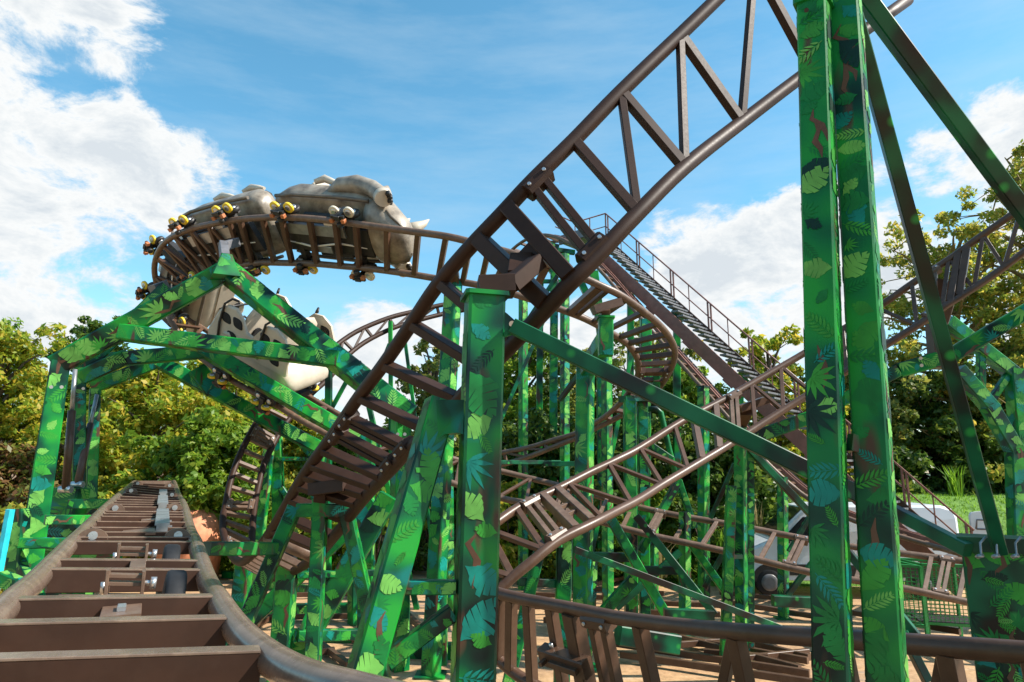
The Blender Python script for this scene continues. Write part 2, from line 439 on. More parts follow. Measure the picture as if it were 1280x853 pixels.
root = thing('roller_coaster_track', 'dark brown track crossing the picture diagonally, seen from below, truss braces at its top', 'coaster track', T2.c(12), 'roller coaster tracks')
MAIN = root
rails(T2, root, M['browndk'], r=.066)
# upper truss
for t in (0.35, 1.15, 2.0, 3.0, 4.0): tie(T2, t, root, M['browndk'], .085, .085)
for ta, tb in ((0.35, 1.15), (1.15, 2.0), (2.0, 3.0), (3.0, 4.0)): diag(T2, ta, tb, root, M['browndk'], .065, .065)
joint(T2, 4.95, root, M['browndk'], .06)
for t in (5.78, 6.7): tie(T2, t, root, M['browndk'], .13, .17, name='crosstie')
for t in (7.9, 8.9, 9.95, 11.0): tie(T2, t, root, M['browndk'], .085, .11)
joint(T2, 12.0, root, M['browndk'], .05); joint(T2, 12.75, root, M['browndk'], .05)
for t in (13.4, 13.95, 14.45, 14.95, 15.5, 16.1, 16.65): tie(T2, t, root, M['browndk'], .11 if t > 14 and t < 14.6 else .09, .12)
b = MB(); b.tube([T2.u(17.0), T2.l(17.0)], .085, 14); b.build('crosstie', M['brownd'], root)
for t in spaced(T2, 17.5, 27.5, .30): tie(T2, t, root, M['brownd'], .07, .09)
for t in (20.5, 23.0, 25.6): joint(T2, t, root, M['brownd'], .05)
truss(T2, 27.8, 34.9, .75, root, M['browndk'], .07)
# saddle on the main post
u, l = T2.u(6.25), T2.l(6.25); T, A, Nn = T2.frame(6.25); c = T2.c(6.25)
if Nn.z > 0: Nn = -Nn
SADDLE_TOP = P(628, 372, 4.95)
b = MB()
b.beam(P(598, 360, 4.92), P(642, 358, 4.95), .24, .135, up=V((0, 0, 1)), c=.006)
b.beam(P(634, 358, 4.96), P(668, 329, 5.15), .20, .12, up=V((0, 0, 1)), c=.006)
b.beam(P(650, 350, 5.1), T2.c(6.4)+Nn*.02, .18, .18, c=.006)
b.beam(T2.c(5.95)+Nn*.05, T2.c(6.7)+Nn*.05, .16, .10, up=Nn, c=.006)
b.build('saddle', M['browndk'], root)
b = MB()
u = T2.c(14.2); T, A, Nn = T2.frame(14.2); Nn = Nn if Nn.z < 0 else -Nn
b.beam(P(394, 612, 8.15), P(437, 606, 7.95), .26, .14, up=V((0, 0, 1)), c=.006); b.beam(P(401, 626, 8.25), P(402, 612, 8.2), .14, .14, c=.006)
b.build('saddle', M['browndk'], root)
# ---------------------------------------------------------------- train track: spiral, bend and low run
T4 = Track([
 (580,592,577,577,17.6,0),(622,583,618,568,17,0),(664,570,660,560,16.3,0),(692,559,690,551,15.9,0),(722,547,720,542,15.6,0),(744,536,740,531,15.3,0),(765,526,755,522,15,0),
 (785,515,768,511,14.7,0),(805,502,780,499,14.3,0),(822,487,790,484,13.8,0),(834,470,797,470,13.2,0),(842,452,798,455,12.6,0),(843,436,794,443,12,0),(834,418,784,430,11.4,1),
 (816,399,768,419,10.9,1),(780,372,738,402,10.5,1),(750,357,712,391,10.3,1),(696,334,672,377,10.2,1),(640,317,625,363,10.3,1),(600,306,590,355,10.4,1),
 (560,296,550,349,10.5,1),(510,289,507,342,10.7,1),(459,282,462,336,10.9,1),(421,277,428,333,11.1,1),(383,273,393,330,11.3,1),(344,272,358,329,11.5,1),(304,274,320,329,11.8,1),
 (261,281,282,336,12.2,1),(232,289,264,345,12.6,1),(210,300,250,350,13,.8),(198,315,238,355,13.5,.4),(193,335,225,364,14,-.1),(197,357,215,378,14.5,-.6),(212,378,212,396,14.8,-1),
 (234,398,222,415,15,-1),(262,416,240,437,15,-1),(290,434,262,456,14.9,-1),(318,453,297,480,14.8,-1),(355,476,338,502,14.5,-1),(386,496,370,522,14.3,-1),(420,516,405,541,14.2,-1),(453,533,440,557,14.2,-1),
 (486,548,475,572,14.2,-1),(553,570,545,597,14.3,-1),(622,588,622,622,14.6,-1),(694,606,684,634,14.5,-1),(815,638,800,666,14,-1),(920,657,900,688,13.5,-1),(1030,678,1014,716,13,-1),
 (1135,693,1126,735,12.6,-1),(1215,703,1205,752,12.3,-1),(1310,718,1300,772,11.9,-1)])
root = thing('roller_coaster_track', 'brown track carrying the rhino train over the arches, then a tight spiral', 'coaster track', T4.c(24), 'roller coaster tracks')
rails(T4, root, M['brownd'])
truss(T4, .1, 4.8, .62, root, M['brown'], .065)
for t in spaced(T4, 5.2, 15.7, .36): tie(T4, t, root, M['brown'], .07, .09)
for t in (10.3,): joint(T4, t, root, M['brown'], .05)
for t in (16.0, 17.2): tie(T4, t, root, M['brown'], .12, .13)
for t in (18.1, 18.7, 19.3, 20.05, 20.75, 21.5, 22.35, 23.05): tie(T4, t, root, M['brown'], .085, .10)
for t in (23.9, 24.8, 25.4, 26.1): tie(T4, t, root, M['brown'], .085, .10)
truss(T4, 26.4, 31.5, .5, root, M['brown'], .075)
truss(T4, 31.9, 43.8, .6, root, M['brown'], .07)
truss(T4, 44, 45.1, .62, root, M['brown'], .065)
for t in spaced(T4, 45.3, 50.9, .52): tie(T4, t, root, M['brownd'], .07, .09)
for t in (45.15, 46.1, 47.75, 49.6): joint(T4, t, root, M['brownd'], .045)
# ---------------------------------------------------------------- right truss track turning under into the front curve
T8 = Track([
 (1330,225,1300,300,10,-1),(1266,268,1246,341,10.3,-1),(1220,300,1210,365,10.6,-1),(1190,322,1180,384,10.8,-1),(1144,352,1150,405,11,-1),(1104,380,1110,430,11.2,-1),(1055,411,1060,463,11.4,-1),
 (1010,439,1010,494,11.5,-1),(955,471,960,525,11.3,-1),(904,500,908,558,11,-1),(854,526,868,582,10.6,-1),(800,560,828,606,10.1,-1),(771,575,798,625,9.8,-1),(735,592,769,640,9.5,-1),
 (694,613,740,655,9.1,-1),(660,628,698,676,8.8,-1),(632,645,665,702,8.5,-1),(604,668,634,728,8.2,-.6),(590,695,612,752,7.9,-.2),(590,716,604,775,7.6,0),(600,731,604,792,7.3,.3),(617,740,615,815,7.0,.7),
 (648,748,648,845,6.75,1),(684,755,702,873,6.5,1),(725,763,750,890,6.2,1),(769,772,797,905,5.9,1),(820,779,852,925,5.5,1),(881,786,915,945,5.1,1),(960,793,995,970,4.65,1),(1050,799,1090,1000,4.3,1),
 (1135,805,1180,1030,4.0,1),(1215,811,1265,1055,3.75,1),(1290,817,1350,1080,3.55,1),(1400,826,1460,1115,3.3,1)])
root = thing('roller_coaster_track', 'brown lattice track sloping up behind the twin posts, low end curving across in front', 'coaster track', T8.c(12), 'roller coaster tracks')
rails(T8, root, M['brown'], r=.058)
truss(T8, .1, 3.1, .62, root, M['brown'], .06)
for t in (3.55, 8.75): joint(T8, t, root, M['brownd'], .06)
for t in (2.35, 2.75, 9.2, 9.75): tie(T8, t, root, M['brown'], .10, .10)
truss(T8, 4.1, 8.3, .62, root, M['brown'], .06)
truss(T8, 10.2, 13.6, .62, root, M['brown'], .06)
for t in (13.95, 14.45): tie(T8, t, root, M['brownd'], .10, .12)
b = MB()
for q in (.42, .62):
    b.beam(T8.u(13.95).lerp(T8.l(13.95), q), T8.u(14.45).lerp(T8.l(14.45), q), .06, .05)
b.build('saddle', M['brownd'], root)
joint(T8, 15.0, root, M['brownd'], .06)
truss(T8, 15.5, 20.7, .5, root, M['brown'], .075)
for t in (21.3, 21.75, 22.35, 23.1): tie(T8, t, root, M['brown'], .085, .10)
tie(T8, 23.75, root, M['brown'], .13, .16)
joint(T8, 24.5, root, M['brown'], .07)
for t in (25.6, 27.5, 29.0, 30.6, 32.0): tie(T8, t, root, M['brown'], .09, .11)
for ta, tb in ((27.5, 26.6), (29.0, 28.0), (30.6, 29.6)): diag(T8, ta, tb, root, M['brown'], .07, .07)
# bracket under the front curve
b = MB(); c = T8.c(23.1).lerp(T8.u(23.1), .05); T, A, Nn = T8.frame(23.1); Nf = Nn if Nn.y < 0 else -Nn
b.beam(c-T*.10+Nf*.09, c+T*.42+Nf*.09, .17, .13, up=Nf, c=.012)
b.beam(c+T*.05+Nf*.17, c+T*.36+Nf*.17, .05, .05, up=Nf); b.beam(c-T*.02+Nf*.16, c-T*.02+Nf*.23, .04, .04)
b.build('saddle', M['brown'], root)
b = MB()
for p in ((698, 829), (705, 827)):
    q = c+T*(.0)+A*(-.1)+Nf*.16
b.cyl(c+T*.02+A*-.085+Nf*.08, c+T*.02+A*-.13+Nf*.08, .02, 8); b.build('bolt', M['zinc'], root)
# ---------------------------------------------------------------- flat run with drive tyres, lower left
yd = lambda y: 1/(.0017*(y-569)) if y > 600 else 16.7
T1 = Track([(167.5,604,217.5,604,16.9,0),(157,613,223,620,13.4,0),(137,631,229,632,9.6,0),(107,662,237,662,6.5,0),(86,683,245,683,5.25,0),(47,724,258,724,3.95,0),(10,757,273,752,3.2,0),
   (-30,796,296,786,2.72,.25),(-62,832,330,818,2.36,.35),(-80,868,378,846,2.1,.45),(-70,920,440,866,1.9,.5),(-30,985,540,893,1.72,.5),(60,1060,660,920,1.6,.5)])
EXT = []
d1 = (T1.c(0)-T1.c(.6)).normalized(); A1 = (T1.L[0]-T1.U[0])*.5
for i in range(7, 0, -1):
    a = i*.9; p = T1.c(0)+d1*a-V((0, 0, .07*a*a)); EXT.append((p-A1, p+A1))
T1.U = [e[0] for e in EXT]+T1.U; T1.L = [e[1] for e in EXT]+T1.L; K1 = len(EXT); T1.n += K1
T1.tab = [(0, 0)]; a = 0; k = T1.n*20
for i in range(1, k+1):
    t0, t1 = T1.n*(i-1)/k, T1.n*i/k; a += (T1.c(t1)-T1.c(t0)).length; T1.tab.append((a, t1))
root = thing('roller_coaster_track', 'dusty brown track running straight away from the lower left corner, black drive tyres inside', 'coaster track', T1.c(K1+4), 'roller coaster tracks')
rails(T1, root, M['brownt'], step=8, r=.06, n=20)
def t_of_y(y):
    best = None
    for i in range(K1*40, T1.n*40):
        t = i/40; p = T1.c(t); q = p-CP; f = q.dot(FW)
        if f < .3: continue
        py = 426.5-FPX*q.dot(UPV)/f
        if best is None or abs(py-y) < best[0]: best = (abs(py-y), t)
    return best[1]
NZ = V((0, 0, 1))
def t1tie(y, h=.12, w=.085, drop=.0, x0=0, x1=1, name='crosstie', z=0):
    t = t_of_y(y); u, l = T1.u(t), T1.l(t); D = l-u
    b = MB(); b.beam(u+D*max(x0, .04)-NZ*(.0+h/2-.035-z), u+D*min(x1, .96)-NZ*(h/2-.035-z), w, h, up=NZ, c=.004)
    # flange lip, paler: dust, with sun and sky sheen put into the colour
    b.beam(u+D*max(x0, .045)+NZ*(.038+z), u+D*min(x1, .955)+NZ*(.038+z), w+.004, .010, up=NZ, c=.002, mi=1)
    return b.build(name, [M['browndk'], M['brownt']], root)
for y in (905, 832, 787, 757, 720, 708, 684, 677.5, 671, 664.5, 657.5, 650.5, 647, 643.5, 637.5, 634.5, 631.5, 628.5, 625.5, 622, 619, 616, 613, 610, 607): t1tie(y, .125 if y > 700 else .09, .085 if y > 690 else .06)
for i in range(9): 
    t = K1*i/9; tie(T1, t, root, M['brownd'], .06, .1)
for y, x0, x1 in ((755, .62, .97), (755, .03, .44)): pass
# middle plates between paired ties
def t1plate(y0, y1, xa, xb, z=.02, th=.02, mat='brownd', name='deck_plate'):
    ta, tb = t_of_y(y0), t_of_y(y1)
    p0 = T1.u(ta).lerp(T1.l(ta), (xa+xb)/2)+NZ*z; p1 = T1.u(tb).lerp(T1.l(tb), (xa+xb)/2)+NZ*z
    w = (T1.l(ta)-T1.u(ta)).length*(xb-xa)
    b = MB(); b.beam(p0, p1, w, th, up=NZ, c=.003); return b.build(name, M[mat], root)
t1plate(772, 757, .42, .60, .0); t1plate(720, 708, .50, .60, .035); t1plate(671, 664.5, .36, .62); t1plate(653.5, 648.5, .5, .7)
pl = t1plate(768, 763, .49, .53, .02, .02, 'zinc', 'adjuster_bolt')
# drive tyres
for y, q in ((738, .765), (700, .765)):
    t = t_of_y(y); c = T1.u(t).lerp(T1.l(t), q); T, A, _ = T1.frame(t)
    b = MB(); b.wheel(c-NZ*.13, A, .235, .105, 40, prof=[(-.5, .6), (-.5, .90), (-.44, .97), (-.3, 1), (.3, 1), (.44, .97), (.5, .90), (.5, .6)])
    w = b.build('drive_tyre', M['rubber'], root)
    h = MB(); h.wheel(c-NZ*.13, A, .145, .09, 24); h.cyl(c-A*.14-NZ*.13, c+A*.05-NZ*.13, .03, 10); h.build('hub', M['dark'], w)
    # clevis bracket beside it
    c2 = T1.u(t).lerp(T1.l(t), .50)+NZ*.02
    b = MB()
    for sg in (-.085, .085): b.beam(c2+A*sg-NZ*.13, c2+A*sg+NZ*.085, .018, .13, up=T, c=.003)
    for zz in (-.05, .015, .055): b.beam(c2-A*.08+NZ*zz, c2+A*.08+NZ*zz, .07, .02, up=NZ, c=.002)
    b.beam(c2-A*.12-NZ*.115, c2+A*.14-NZ*.115, .18, .02, up=NZ, c=.002)
    br = b.build('clevis_bracket', M['brownd'], root)
    h = MB(); h.cyl(c2+A*.08+NZ*.02, c2+A*.14+NZ*.02, .014, 8); h.cyl(c2+A*.12+NZ*.02, c2+A*.15+NZ*.02, .032, 12); h.build('bolt', M['zinc'], br)
    b = MB(); b.cyl(c2-A*.30-NZ*.06, c2-A*.04-NZ*.06, .016, 10); b.cyl(c2-A*.09-T*.14-NZ*.12, c2-A*.09-T*.14-NZ*.02, .013, 8); b.build('push_rod', M['brownd'], root)
    b = MB(); b.cyl(c2-A*.11-T*.16-NZ*.06, c2-A*.11-T*.16+NZ*.0, .014, 8); b.build('bolt', M['zinc'], root)
# brake fins
for y0, y1 in ((668, 655), (655, 646), (638.5, 631.5), (631, 626), (622, 617)):
    ta, tb = t_of_y(y0), t_of_y(y1); p0 = T1.u(ta).lerp(T1.l(ta), .70)+NZ*.09; p1 = T1.u(tb).lerp(T1.l(tb), .70)+NZ*.09
    b = MB(); b.beam(p0, p0.lerp(p1, .45), .13, .02, up=NZ); b.beam(p0.lerp(p1, .5), p1.lerp(p0, .04), .13, .02, up=NZ)
    b.beam(p0-NZ*.06, p1-NZ*.06, .10, .10, up=NZ); b.beam(p0-NZ*.10, p1-NZ*.10, .20, .012, up=NZ); b.build('brake_fin', M['galv'], root)
# rail splice flanges with bolts
for y in (677, 640, 619.5, 608.5):
    t = t_of_y(y)
    for fn, sg in ((T1.u, 1), (T1.l, -1)):
        T, A, _ = T1.frame(t); p = fn(t)+A*sg*.13
        b = MB(); ring = []
        for k in range(9):
            a = math.pi*k/8; ring.append(p+A*(.085*math.cos(a)*1.25)+NZ*(.02+.085*math.sin(a)))
        b.loft([[q-T*.025 for q in ring], [q+T*.025 for q in ring]]); 
        for f in range(len(b.sm)): b.sm[f] = False
        o = b.build('splice_flange', M['brownd'], root)
        sT = -1 if (T.y > 0) else 1; h = MB(); h.cyl(p+T*sT*.06+NZ*.05, p+T*sT*.02+NZ*.05, .034, 10); h.build('bolt', M['zinc'], o)
# ---------------------------------------------------------------- lift hill
LH = [(1290,718,13.6),(1205,694,14.1),(1126,671,14.8),(1070,652,15.3),(1014,626,16),(961,581,16.5),(915,528,17.1),(880,488,17.7),(842,445,18.4),(806,404,19.0),(776,368,19.6),(748,336,20.1),(722,311,20.6),(700,298,21.2),(676,294,21.9),(652,303,22.7),(632,322,23.4),(618,350,24)]
class TL(Track):
    def __init__(s, U, L): 
        s.U = U; s.L = L; s.n = len(U)-1; s.flip = 1; s.tab = [(0, 0)]; a = 0; k = s.n*20
        for i in range(1, k+1):
            t0, t1 = s.n*(i-1)/k, s.n*i/k; a += (s.c(t1)-s.c(t0)).length; s.tab.append((a, t1))
LP3 = [P(*q) for q in LH]; H3 = V((-.76, .65, 0)).normalized(); AC = V((.65, .76, 0))
T7 = TL(LP3, [p+AC*.85 for p in LP3])
root = thing('lift_hill_track', 'steep brown lift hill track with chain trough climbing left of the long staircase', 'coaster track', T7.c(8), 'roller coaster tracks')
rails(T7, root, M['brownd'], r=.055)
for t in spaced(T7, .1, 16.8, .42): tie(T7, t, root, M['brown'], .07, .09)
for q, mat, w in ((.38, 'brownr', .05), (.62, 'brownr', .05), (.5, 'galv', .06)):
    b = MB(); k = 70
    for i in range(k):
        a, c = T7.u(1+12.6*i/k).lerp(T7.l(1+12.6*i/k), q), T7.u(1+12.6*(i+1)/k).lerp(T7.l(1+12.6*(i+1)/k), q)
        b.beam(a+NZ*.06, c+NZ*.06, w, .10 if mat == 'brownr' else .03, up=NZ)
    b.build('chain' if mat == 'galv' else 'chain_trough', M[mat], root)
# ---------------------------------------------------------------- staircase beside the lift
dirS = (P(1212, 715, 15.0)-P(756, 296, 21.0))
top = P(736, 292, 21.2); bot = P(1215, 728, 14.9)
D = (bot-top); Ls = D.length; D.normalize(); hz = V((D.x, D.y, 0)).normalized(); side = V((-hz.y, hz.x, 0))
if side.y < 0: side = -side
root = thing('lift_staircase', 'long straight metal staircase with thin brown handrail climbing beside the lift hill', 'staircase', bot)
W = .98
nrm = side.cross(D); nrm = nrm if nrm.z > 0 else -nrm
b = MB(); b.beam(top+D*.9-nrm*.27, bot-nrm*.27, .05, .36, up=nrm, c=.004)
for q in (.25, .37, .49, .60, .70, .80): b.beam(top+D*(Ls*q)-nrm*.47, top+D*(Ls*q+.35)-nrm*.47, .06, .06, up=nrm)
b.build('stringer', M['brownr'], root)
b = MB(); b.beam(top+side*W+nrm*.02, bot+side*W+nrm*.02, .05, .20, up=nrm, c=.004); b.build('stringer', M['brown'], root)
b = MB(); b.beam(top-D*.1-nrm*.02, top+D*1.1-nrm*.02, .09, .36, up=nrm); b.beam(top-D*.05+NZ*.03, top-hz*1.2+NZ*.03, .09, .30, up=NZ); b.build('platform_edge', M['grey'], root)
nst = 62
for i in range(nst):
    p = top+D*(Ls*(i+.3)/nst)+NZ*.02
    b = MB(); b.beam(p+side*.03, p+side*(W-.03), .19, .05, up=NZ, c=.003); b.build('tread', M['grey'], root)
b = MB(); b.beam(top-hz*.02+side*W/2, top-hz*1.25+side*W/2, W, .05, up=NZ); b.build('platform_deck', M['galv'], root)
hr = MB(); o2 = side*(W+.02)
hr.tube([top+o2+NZ*.98, bot+o2+NZ*.98], .024, 8); hr.tube([top+o2+NZ*.52, bot+o2+NZ*.52], .018, 8)
hr.tube([top+o2+NZ*.98, top+o2-hz*1.3+NZ*.98, top-side*.1-hz*1.3+NZ*.98], .024, 8); hr.tube([top+o2+NZ*.52, top+o2-hz*1.3+NZ*.52, top-side*.1-hz*1.3+NZ*.52], .018, 8)
hr.build('handrail', M['brownr'], root)
npost = 9
for i in range(npost):
    for dd in ((0, .13) if i % 1 == 0 else (0,)):
        p = top+D*(Ls*i/(npost-1)*.985+dd)+o2
        b = MB(); b.beam(p-NZ*.1, p+NZ*.98, .045, .045); b.build('rail_post', M['brownr'], root)
    if i < npost-1:
        p = top+D*(Ls*(i+.5)/(npost-1)*.985)+o2
        b = MB(); b.beam(p-NZ*.1, p+NZ*.98, .025, .025); b.build('baluster', M['brownr'], root)
for k in (.65, 1.28):
    b = MB(); b.beam(top+o2-hz*k, top+o2-hz*k+NZ*.98, .035, .035); b.build('rail_post', M['brownr'], root)
STTOP, STBOT = top, bot
def PP(a): return a if isinstance(a, Vector) else P(*a)
def toground(a, b, z=0.0):
    D = b-a
    if D.z > -1e-3: return b
    return a+D*((z-a.z)/D.z)
GS = 'jungle painted coaster supports'
def sup(label, members, name='coaster_support', cat='support', group=GS):
    m0 = members[0]; a, b2 = PP(m0[1]), PP(m0[2])
    if len(m0) > 5 and m0[5].get('ground'): b2 = toground(a, b2)
    root = thing(name, label, cat, b2 if b2.z < a.z else a, group)
    for m in members: mem(root, *m)
    return root
def mem(root, part, a, b2, w, h=None, o=None):
    o = o or {}; a, b2 = PP(a), PP(b2); h = w if h is None else h
    if o.get('ground'): b2 = toground(a, b2)
    b = MB(); d = (a-CP).length
    lv = o.get('lv', 1.0 if d < 8 else .85)
    b.beam(a, b2, w, h, up=o.get('up'), w1=o.get('w1'), h1=o.get('h1'), leaves=lv if lv else None)
    if o.get('cap'):
        D = (b2-a).normalized(); b.beam(a-D*.02, a+D*.012, w*1.22, h*1.22, up=o.get('up'), mi=0)
    if o.get('base'):
        b.beam(b2, b2+V((0, 0, .03)), w*1.9, h*1.9, up=V((0, 1, 0)), mi=0)
    ob = b.build(part, [M['spot']] if o.get('spot') else CAMO, root)
    if o.get('bolts'):
        bolt_set([(P(*q), P(*q)+(CP-P(*q)).normalized()*.03) for q in o['bolts']], ob, .028)
    return ob
def tilt(deg): r = math.radians(deg); return V((math.sin(-r), math.cos(r), 0))
# ---------------- main post with its raking leg
U12 = V((-.22, .97, 0))
r = sup('thick dark green jungle painted post in the foreground middle with a raking leg', [
 ('post', (606, 372, 4.95), (591, 852, 4.95), .27, .27, {'ground': 1, 'up': U12, 'cap': 1, 'lv': .8, 'base': 1}),
 ('leg', (551, 502, 5.05), (452, 853, 4.75), .20, .22, {'ground': 1, 'up': V((-.35, .94, .1)), 'lv': .8, 'base': 1}),
 ('strut', (492, 734, 4.86), (570, 734, 4.9), .10, .09, {}),
 ('strut', (484, 826, 4.85), (566, 765, 4.95), .11, .11, {}),
 ])
b = MB()
# gusset head joining leg and post
p = [P(540, 500, 4.93), P(588, 500, 4.86), P(588, 545, 4.86), P(572, 541, 4.87), P(556, 543, 4.9), P(543, 552, 4.92), P(534, 560, 4.93)]
back = [q+V((-.03, .22, 0)) for q in p]
b.loft([back, p])
for i in range(len(b.sm)): b.sm[i] = False
b.build('gusset', CAMO, r)
b = MB(); q = [P(624, 385, 4.86), P(634, 392, 4.86), P(644, 401, 4.86), P(648, 408, 4.86), P(640, 418, 4.86), P(624, 424, 4.86)]
b.loft([[x+V((0, .03, 0)) for x in q], q]); 
for i in range(len(b.sm)): b.sm[i] = False
g = b.build('gusset', CAMO, r); b = MB(); b.cyl(P(640, 405, 4.84), P(640, 405, 4.78), .022, 10); b.build('bolt', M['zinc'], g)
r = sup('long green brace sloping down from the thick middle post to the twin posts', [('brace', (641, 408, 4.82), (1070, 617, 4.5), .095, .11, {'lv': 0, 'spot': 1})], 'coaster_brace', 'brace')
# ---------------- twin posts on the right
UR = V((.60, .80, 0)).normalized()
r = sup('pair of tall jungle painted box posts standing close together, linked by short plates', [
 ('post', (1017, 6, 3.4), (1042, 853, 3.3), .152, .135, {'ground': 1, 'up': UR, 'cap': 1, 'lv': .8}),
 ('post', (1052, -60, 3.45), (1109, 853, 3.3), .155, .14, {'ground': 1, 'up': UR, 'lv': 1.0}),
 ('link_plate', (1062, 553, 3.32), (1096, 563, 3.36), .04, .085, {'lv': 0}),
 ('link_plate', (1024, 20, 3.45), (1058, 60, 3.5), .04, .10, {'lv': 0}),
])
b = MB(); b.cyl(P(1008, 13, 3.34), P(1008, 13, 3.31), .012, 10); b.build('bolt_hole', M['dark'], r)
sup('slim dark brace dropping from the top of the twin posts to the painted anchor box', [('brace', (1068, 20, 3.55), (1250, 690, 4.9), .08, .09, {'lv': 0, 'spot': 1, 'up': V((.4, .9, 0))})], 'coaster_brace', 'brace')
sup('dark green brace running from the top of the twin posts out past the right edge', [('brace', (1066, -22, 3.55), (1420, 455, 4.4), .09, .095, {'lv': 0, 'spot': 1, 'up': V((.4, .9, 0))})], 'coaster_brace', 'brace')
# ---------------- painted box base at right edge
BX0, BX1 = P(1219, 689, 5.2), P(1340, 689, 4.9)
r = thing('anchor_box', 'big dark green box covered in painted leaves at the right edge, hook bolts along it', 'support box', V((BX0.x, BX0.y, 0)))
b = MB(); c0 = (BX0+BX1)/2; hx = (BX1-BX0).length; yd_ = V((BX1.x-BX0.x, BX1.y-BX0.y, 0)).normalized()
cc = c0+V((.0, .16, 0)); topz = BX0.z
b.beam(V((cc.x, cc.y, topz)), V((cc.x, cc.y, 0)), hx, .3, up=V((-yd_.y, yd_.x, 0)), c=.01, leaves=3.2)
b.build('body', [M['spot']]+CAMO[1:], r)
b = MB(); b.beam(V((cc.x, cc.y, topz+.10)), V((cc.x, cc.y, topz)), hx+.04, .36, up=V((-yd_.y, yd_.x, 0)), c=.01); b.build('lid', [M['spot']]+CAMO[1:], r)
for px in (1226, 1246, 1270):
    p = P(px, 694, 4.85); b = MB(); b.tube([p+V((.05, 0, .12)), p+V((0, -.01, .08)), p+V((-.01, -.02, 0)), p+V((-.05, -.02, -.01))], .008, 6); b.cyl(p+V((-.04, -.02, -.01)), p+V((-.0, -.02, -.0)), .015, 8); b.build('hook_bolt', M['galv'], r)
sup('short green strut running from the painted anchor box back behind the twin posts', [('brace', (1100, 630, 5.9), (1210, 688, 5.15), .08, .10, {'lv': 0, 'spot': 1})], 'coaster_brace', 'brace')
LEAFW[0] = (.28, .44, .08, .18, .02)
# ---------------- arches carrying the train bend, left
UA = V((-.55, .83, .02))
r = sup('front and tallest of the three green arches under the train bend, with a tie beam', [
 ('post', (76, 452, 11.0), (40, 690, 11.0), .27, .34, {'ground': 1, 'up': UA, 'w1': .37, 'bolts': [(64, 484, 10.75), (77, 484, 10.75)]}),
 ('rafter', (72, 456, 11.0), (284, 338, 11.2), .34, .34, {'up': UA}),
 ('rafter', (279, 336, 11.2), (512, 522, 11.2), .34, .36, {'up': UA}),
 ('tie_beam', (152, 416, 11.02), (424, 450, 11.12), .26, .27, {'up': UA}),
])
mem(r, 'apex_plate', (281, 323, 11.1), (281, 349, 11.05), .17, .36, {'w1': .44, 'lv': .9, 'up': UA})
b = MB(); b.beam(P(281, 322, 11.15), P(279, 306, 11.5), .14, .16); b.beam(P(277, 309, 11.5), P(296, 303, 11.85), .14, .16); b.build('saddle', M['grey'], r)
r = sup('second green arch behind the front one, its middle post beside two dark rams', [
 ('post', (100, 460, 12.6), (98, 690, 12.6), .20, .30, {'ground': 1, 'up': UA, 'bolts': [(104, 486, 12.4)]}),
 ('rafter', (100, 465, 12.6), (208, 360, 13.3), .26, .30, {'up': UA}),
 ('rafter', (102, 472, 12.6), (158, 446, 12.65), .28, .30, {'up': UA}),
 ('rafter', (140, 450, 12.65), (262, 439, 12.8), .26, .26, {'up': UA}),
 ('rafter', (250, 434, 12.8), (470, 562, 13.0), .28, .28, {'up': UA}),
 ('post', (458, 548, 13.0), (458, 770, 13.0), .28, .28, {'ground': 1}),
])
b = MB(); b.beam(P(191, 363, 13.2), P(207, 357, 13.4), .26, .2); b.build('saddle', M['grey'], r)
r = sup('rear and lowest of the three green arches, carrying a bracket for the lower rail', [
 ('post', (119, 487, 14.2), (112, 690, 14.2), .20, .28, {'ground': 1, 'up': UA}),
 ('rafter', (116, 484, 14.2), (204, 450, 14.5), .26, .28, {'up': UA}),
 ('rafter', (198, 452, 14.5), (402, 562, 14.6), .27, .28, {'up': UA}),
 ('bracket', (246, 462, 14.4), (268, 490, 14.5), .36, .3, {'up': UA, 'h1': .12}),
 ('post', (398, 556, 14.6), (398, 760, 14.6), .26, .26, {'ground': 1}),
])
for i, (a, b_, lab) in enumerate((((94, 462, 11.6), (82, 612, 11.6), 'dark hydraulic ram between the front and second arch posts'), ((121, 494, 13.2), (97, 606, 12.2), 'dark hydraulic ram leaning between the second and rear arch posts'))):
    r = thing('hydraulic_ram', lab, 'ram', P(*b_), 'rams of the arches')
    p0, p1 = P(*a), P(*b_); mid = p0.lerp(p1, .35)
    b = MB(); b.cyl(p0, mid, .035, 12); b.build('rod', M['galv'], r)
    b = MB(); b.cyl(mid, p1, .062, 14); b.build('cylinder', M['brown'], r)
    b = MB(); b.cyl(p1+V((-.1, 0, 0)), p1+V((.1, 0, 0)), .06, 10); b.build('pivot', M['zinc'], r)
# low frames by the arch feet
sup('green low frame with cross bars at the foot of the left arches', [
 ('post', (25, 636, 9.5), (20, 725, 9.5), .19, .19, {'ground': 1}),
 ('bar', (24, 679, 9.3), (100, 679, 9.6), .13, .13, {}),
 ('bar', (56, 650, 10.2), (140, 650, 10.8), .11, .14, {}),
 ('bar', (85, 630, 11.3), (150, 630, 11.6), .11, .15, {}),
 ('bar', (0, 722, 7.6), (30, 735, 7.6), .14, .14, {}),
 ('brace', (22, 700, 9.5), (42, 735, 9.3), .11, .11, {'ground': 1})])
sup('wide green plinth between the arch posts behind the left rail', [('post', (88, 610, 12.2), (70, 720, 12.2), .5, .4, {'ground': 1}), ('bar', (60, 690, 12.1), (150, 690, 12.1), .2, .3, {}), ('brace', (60, 690, 12.1), (95, 655, 12.1), .2, .2, {})])
LEAFW[0] = (.27, .15, .34, .14, .10)
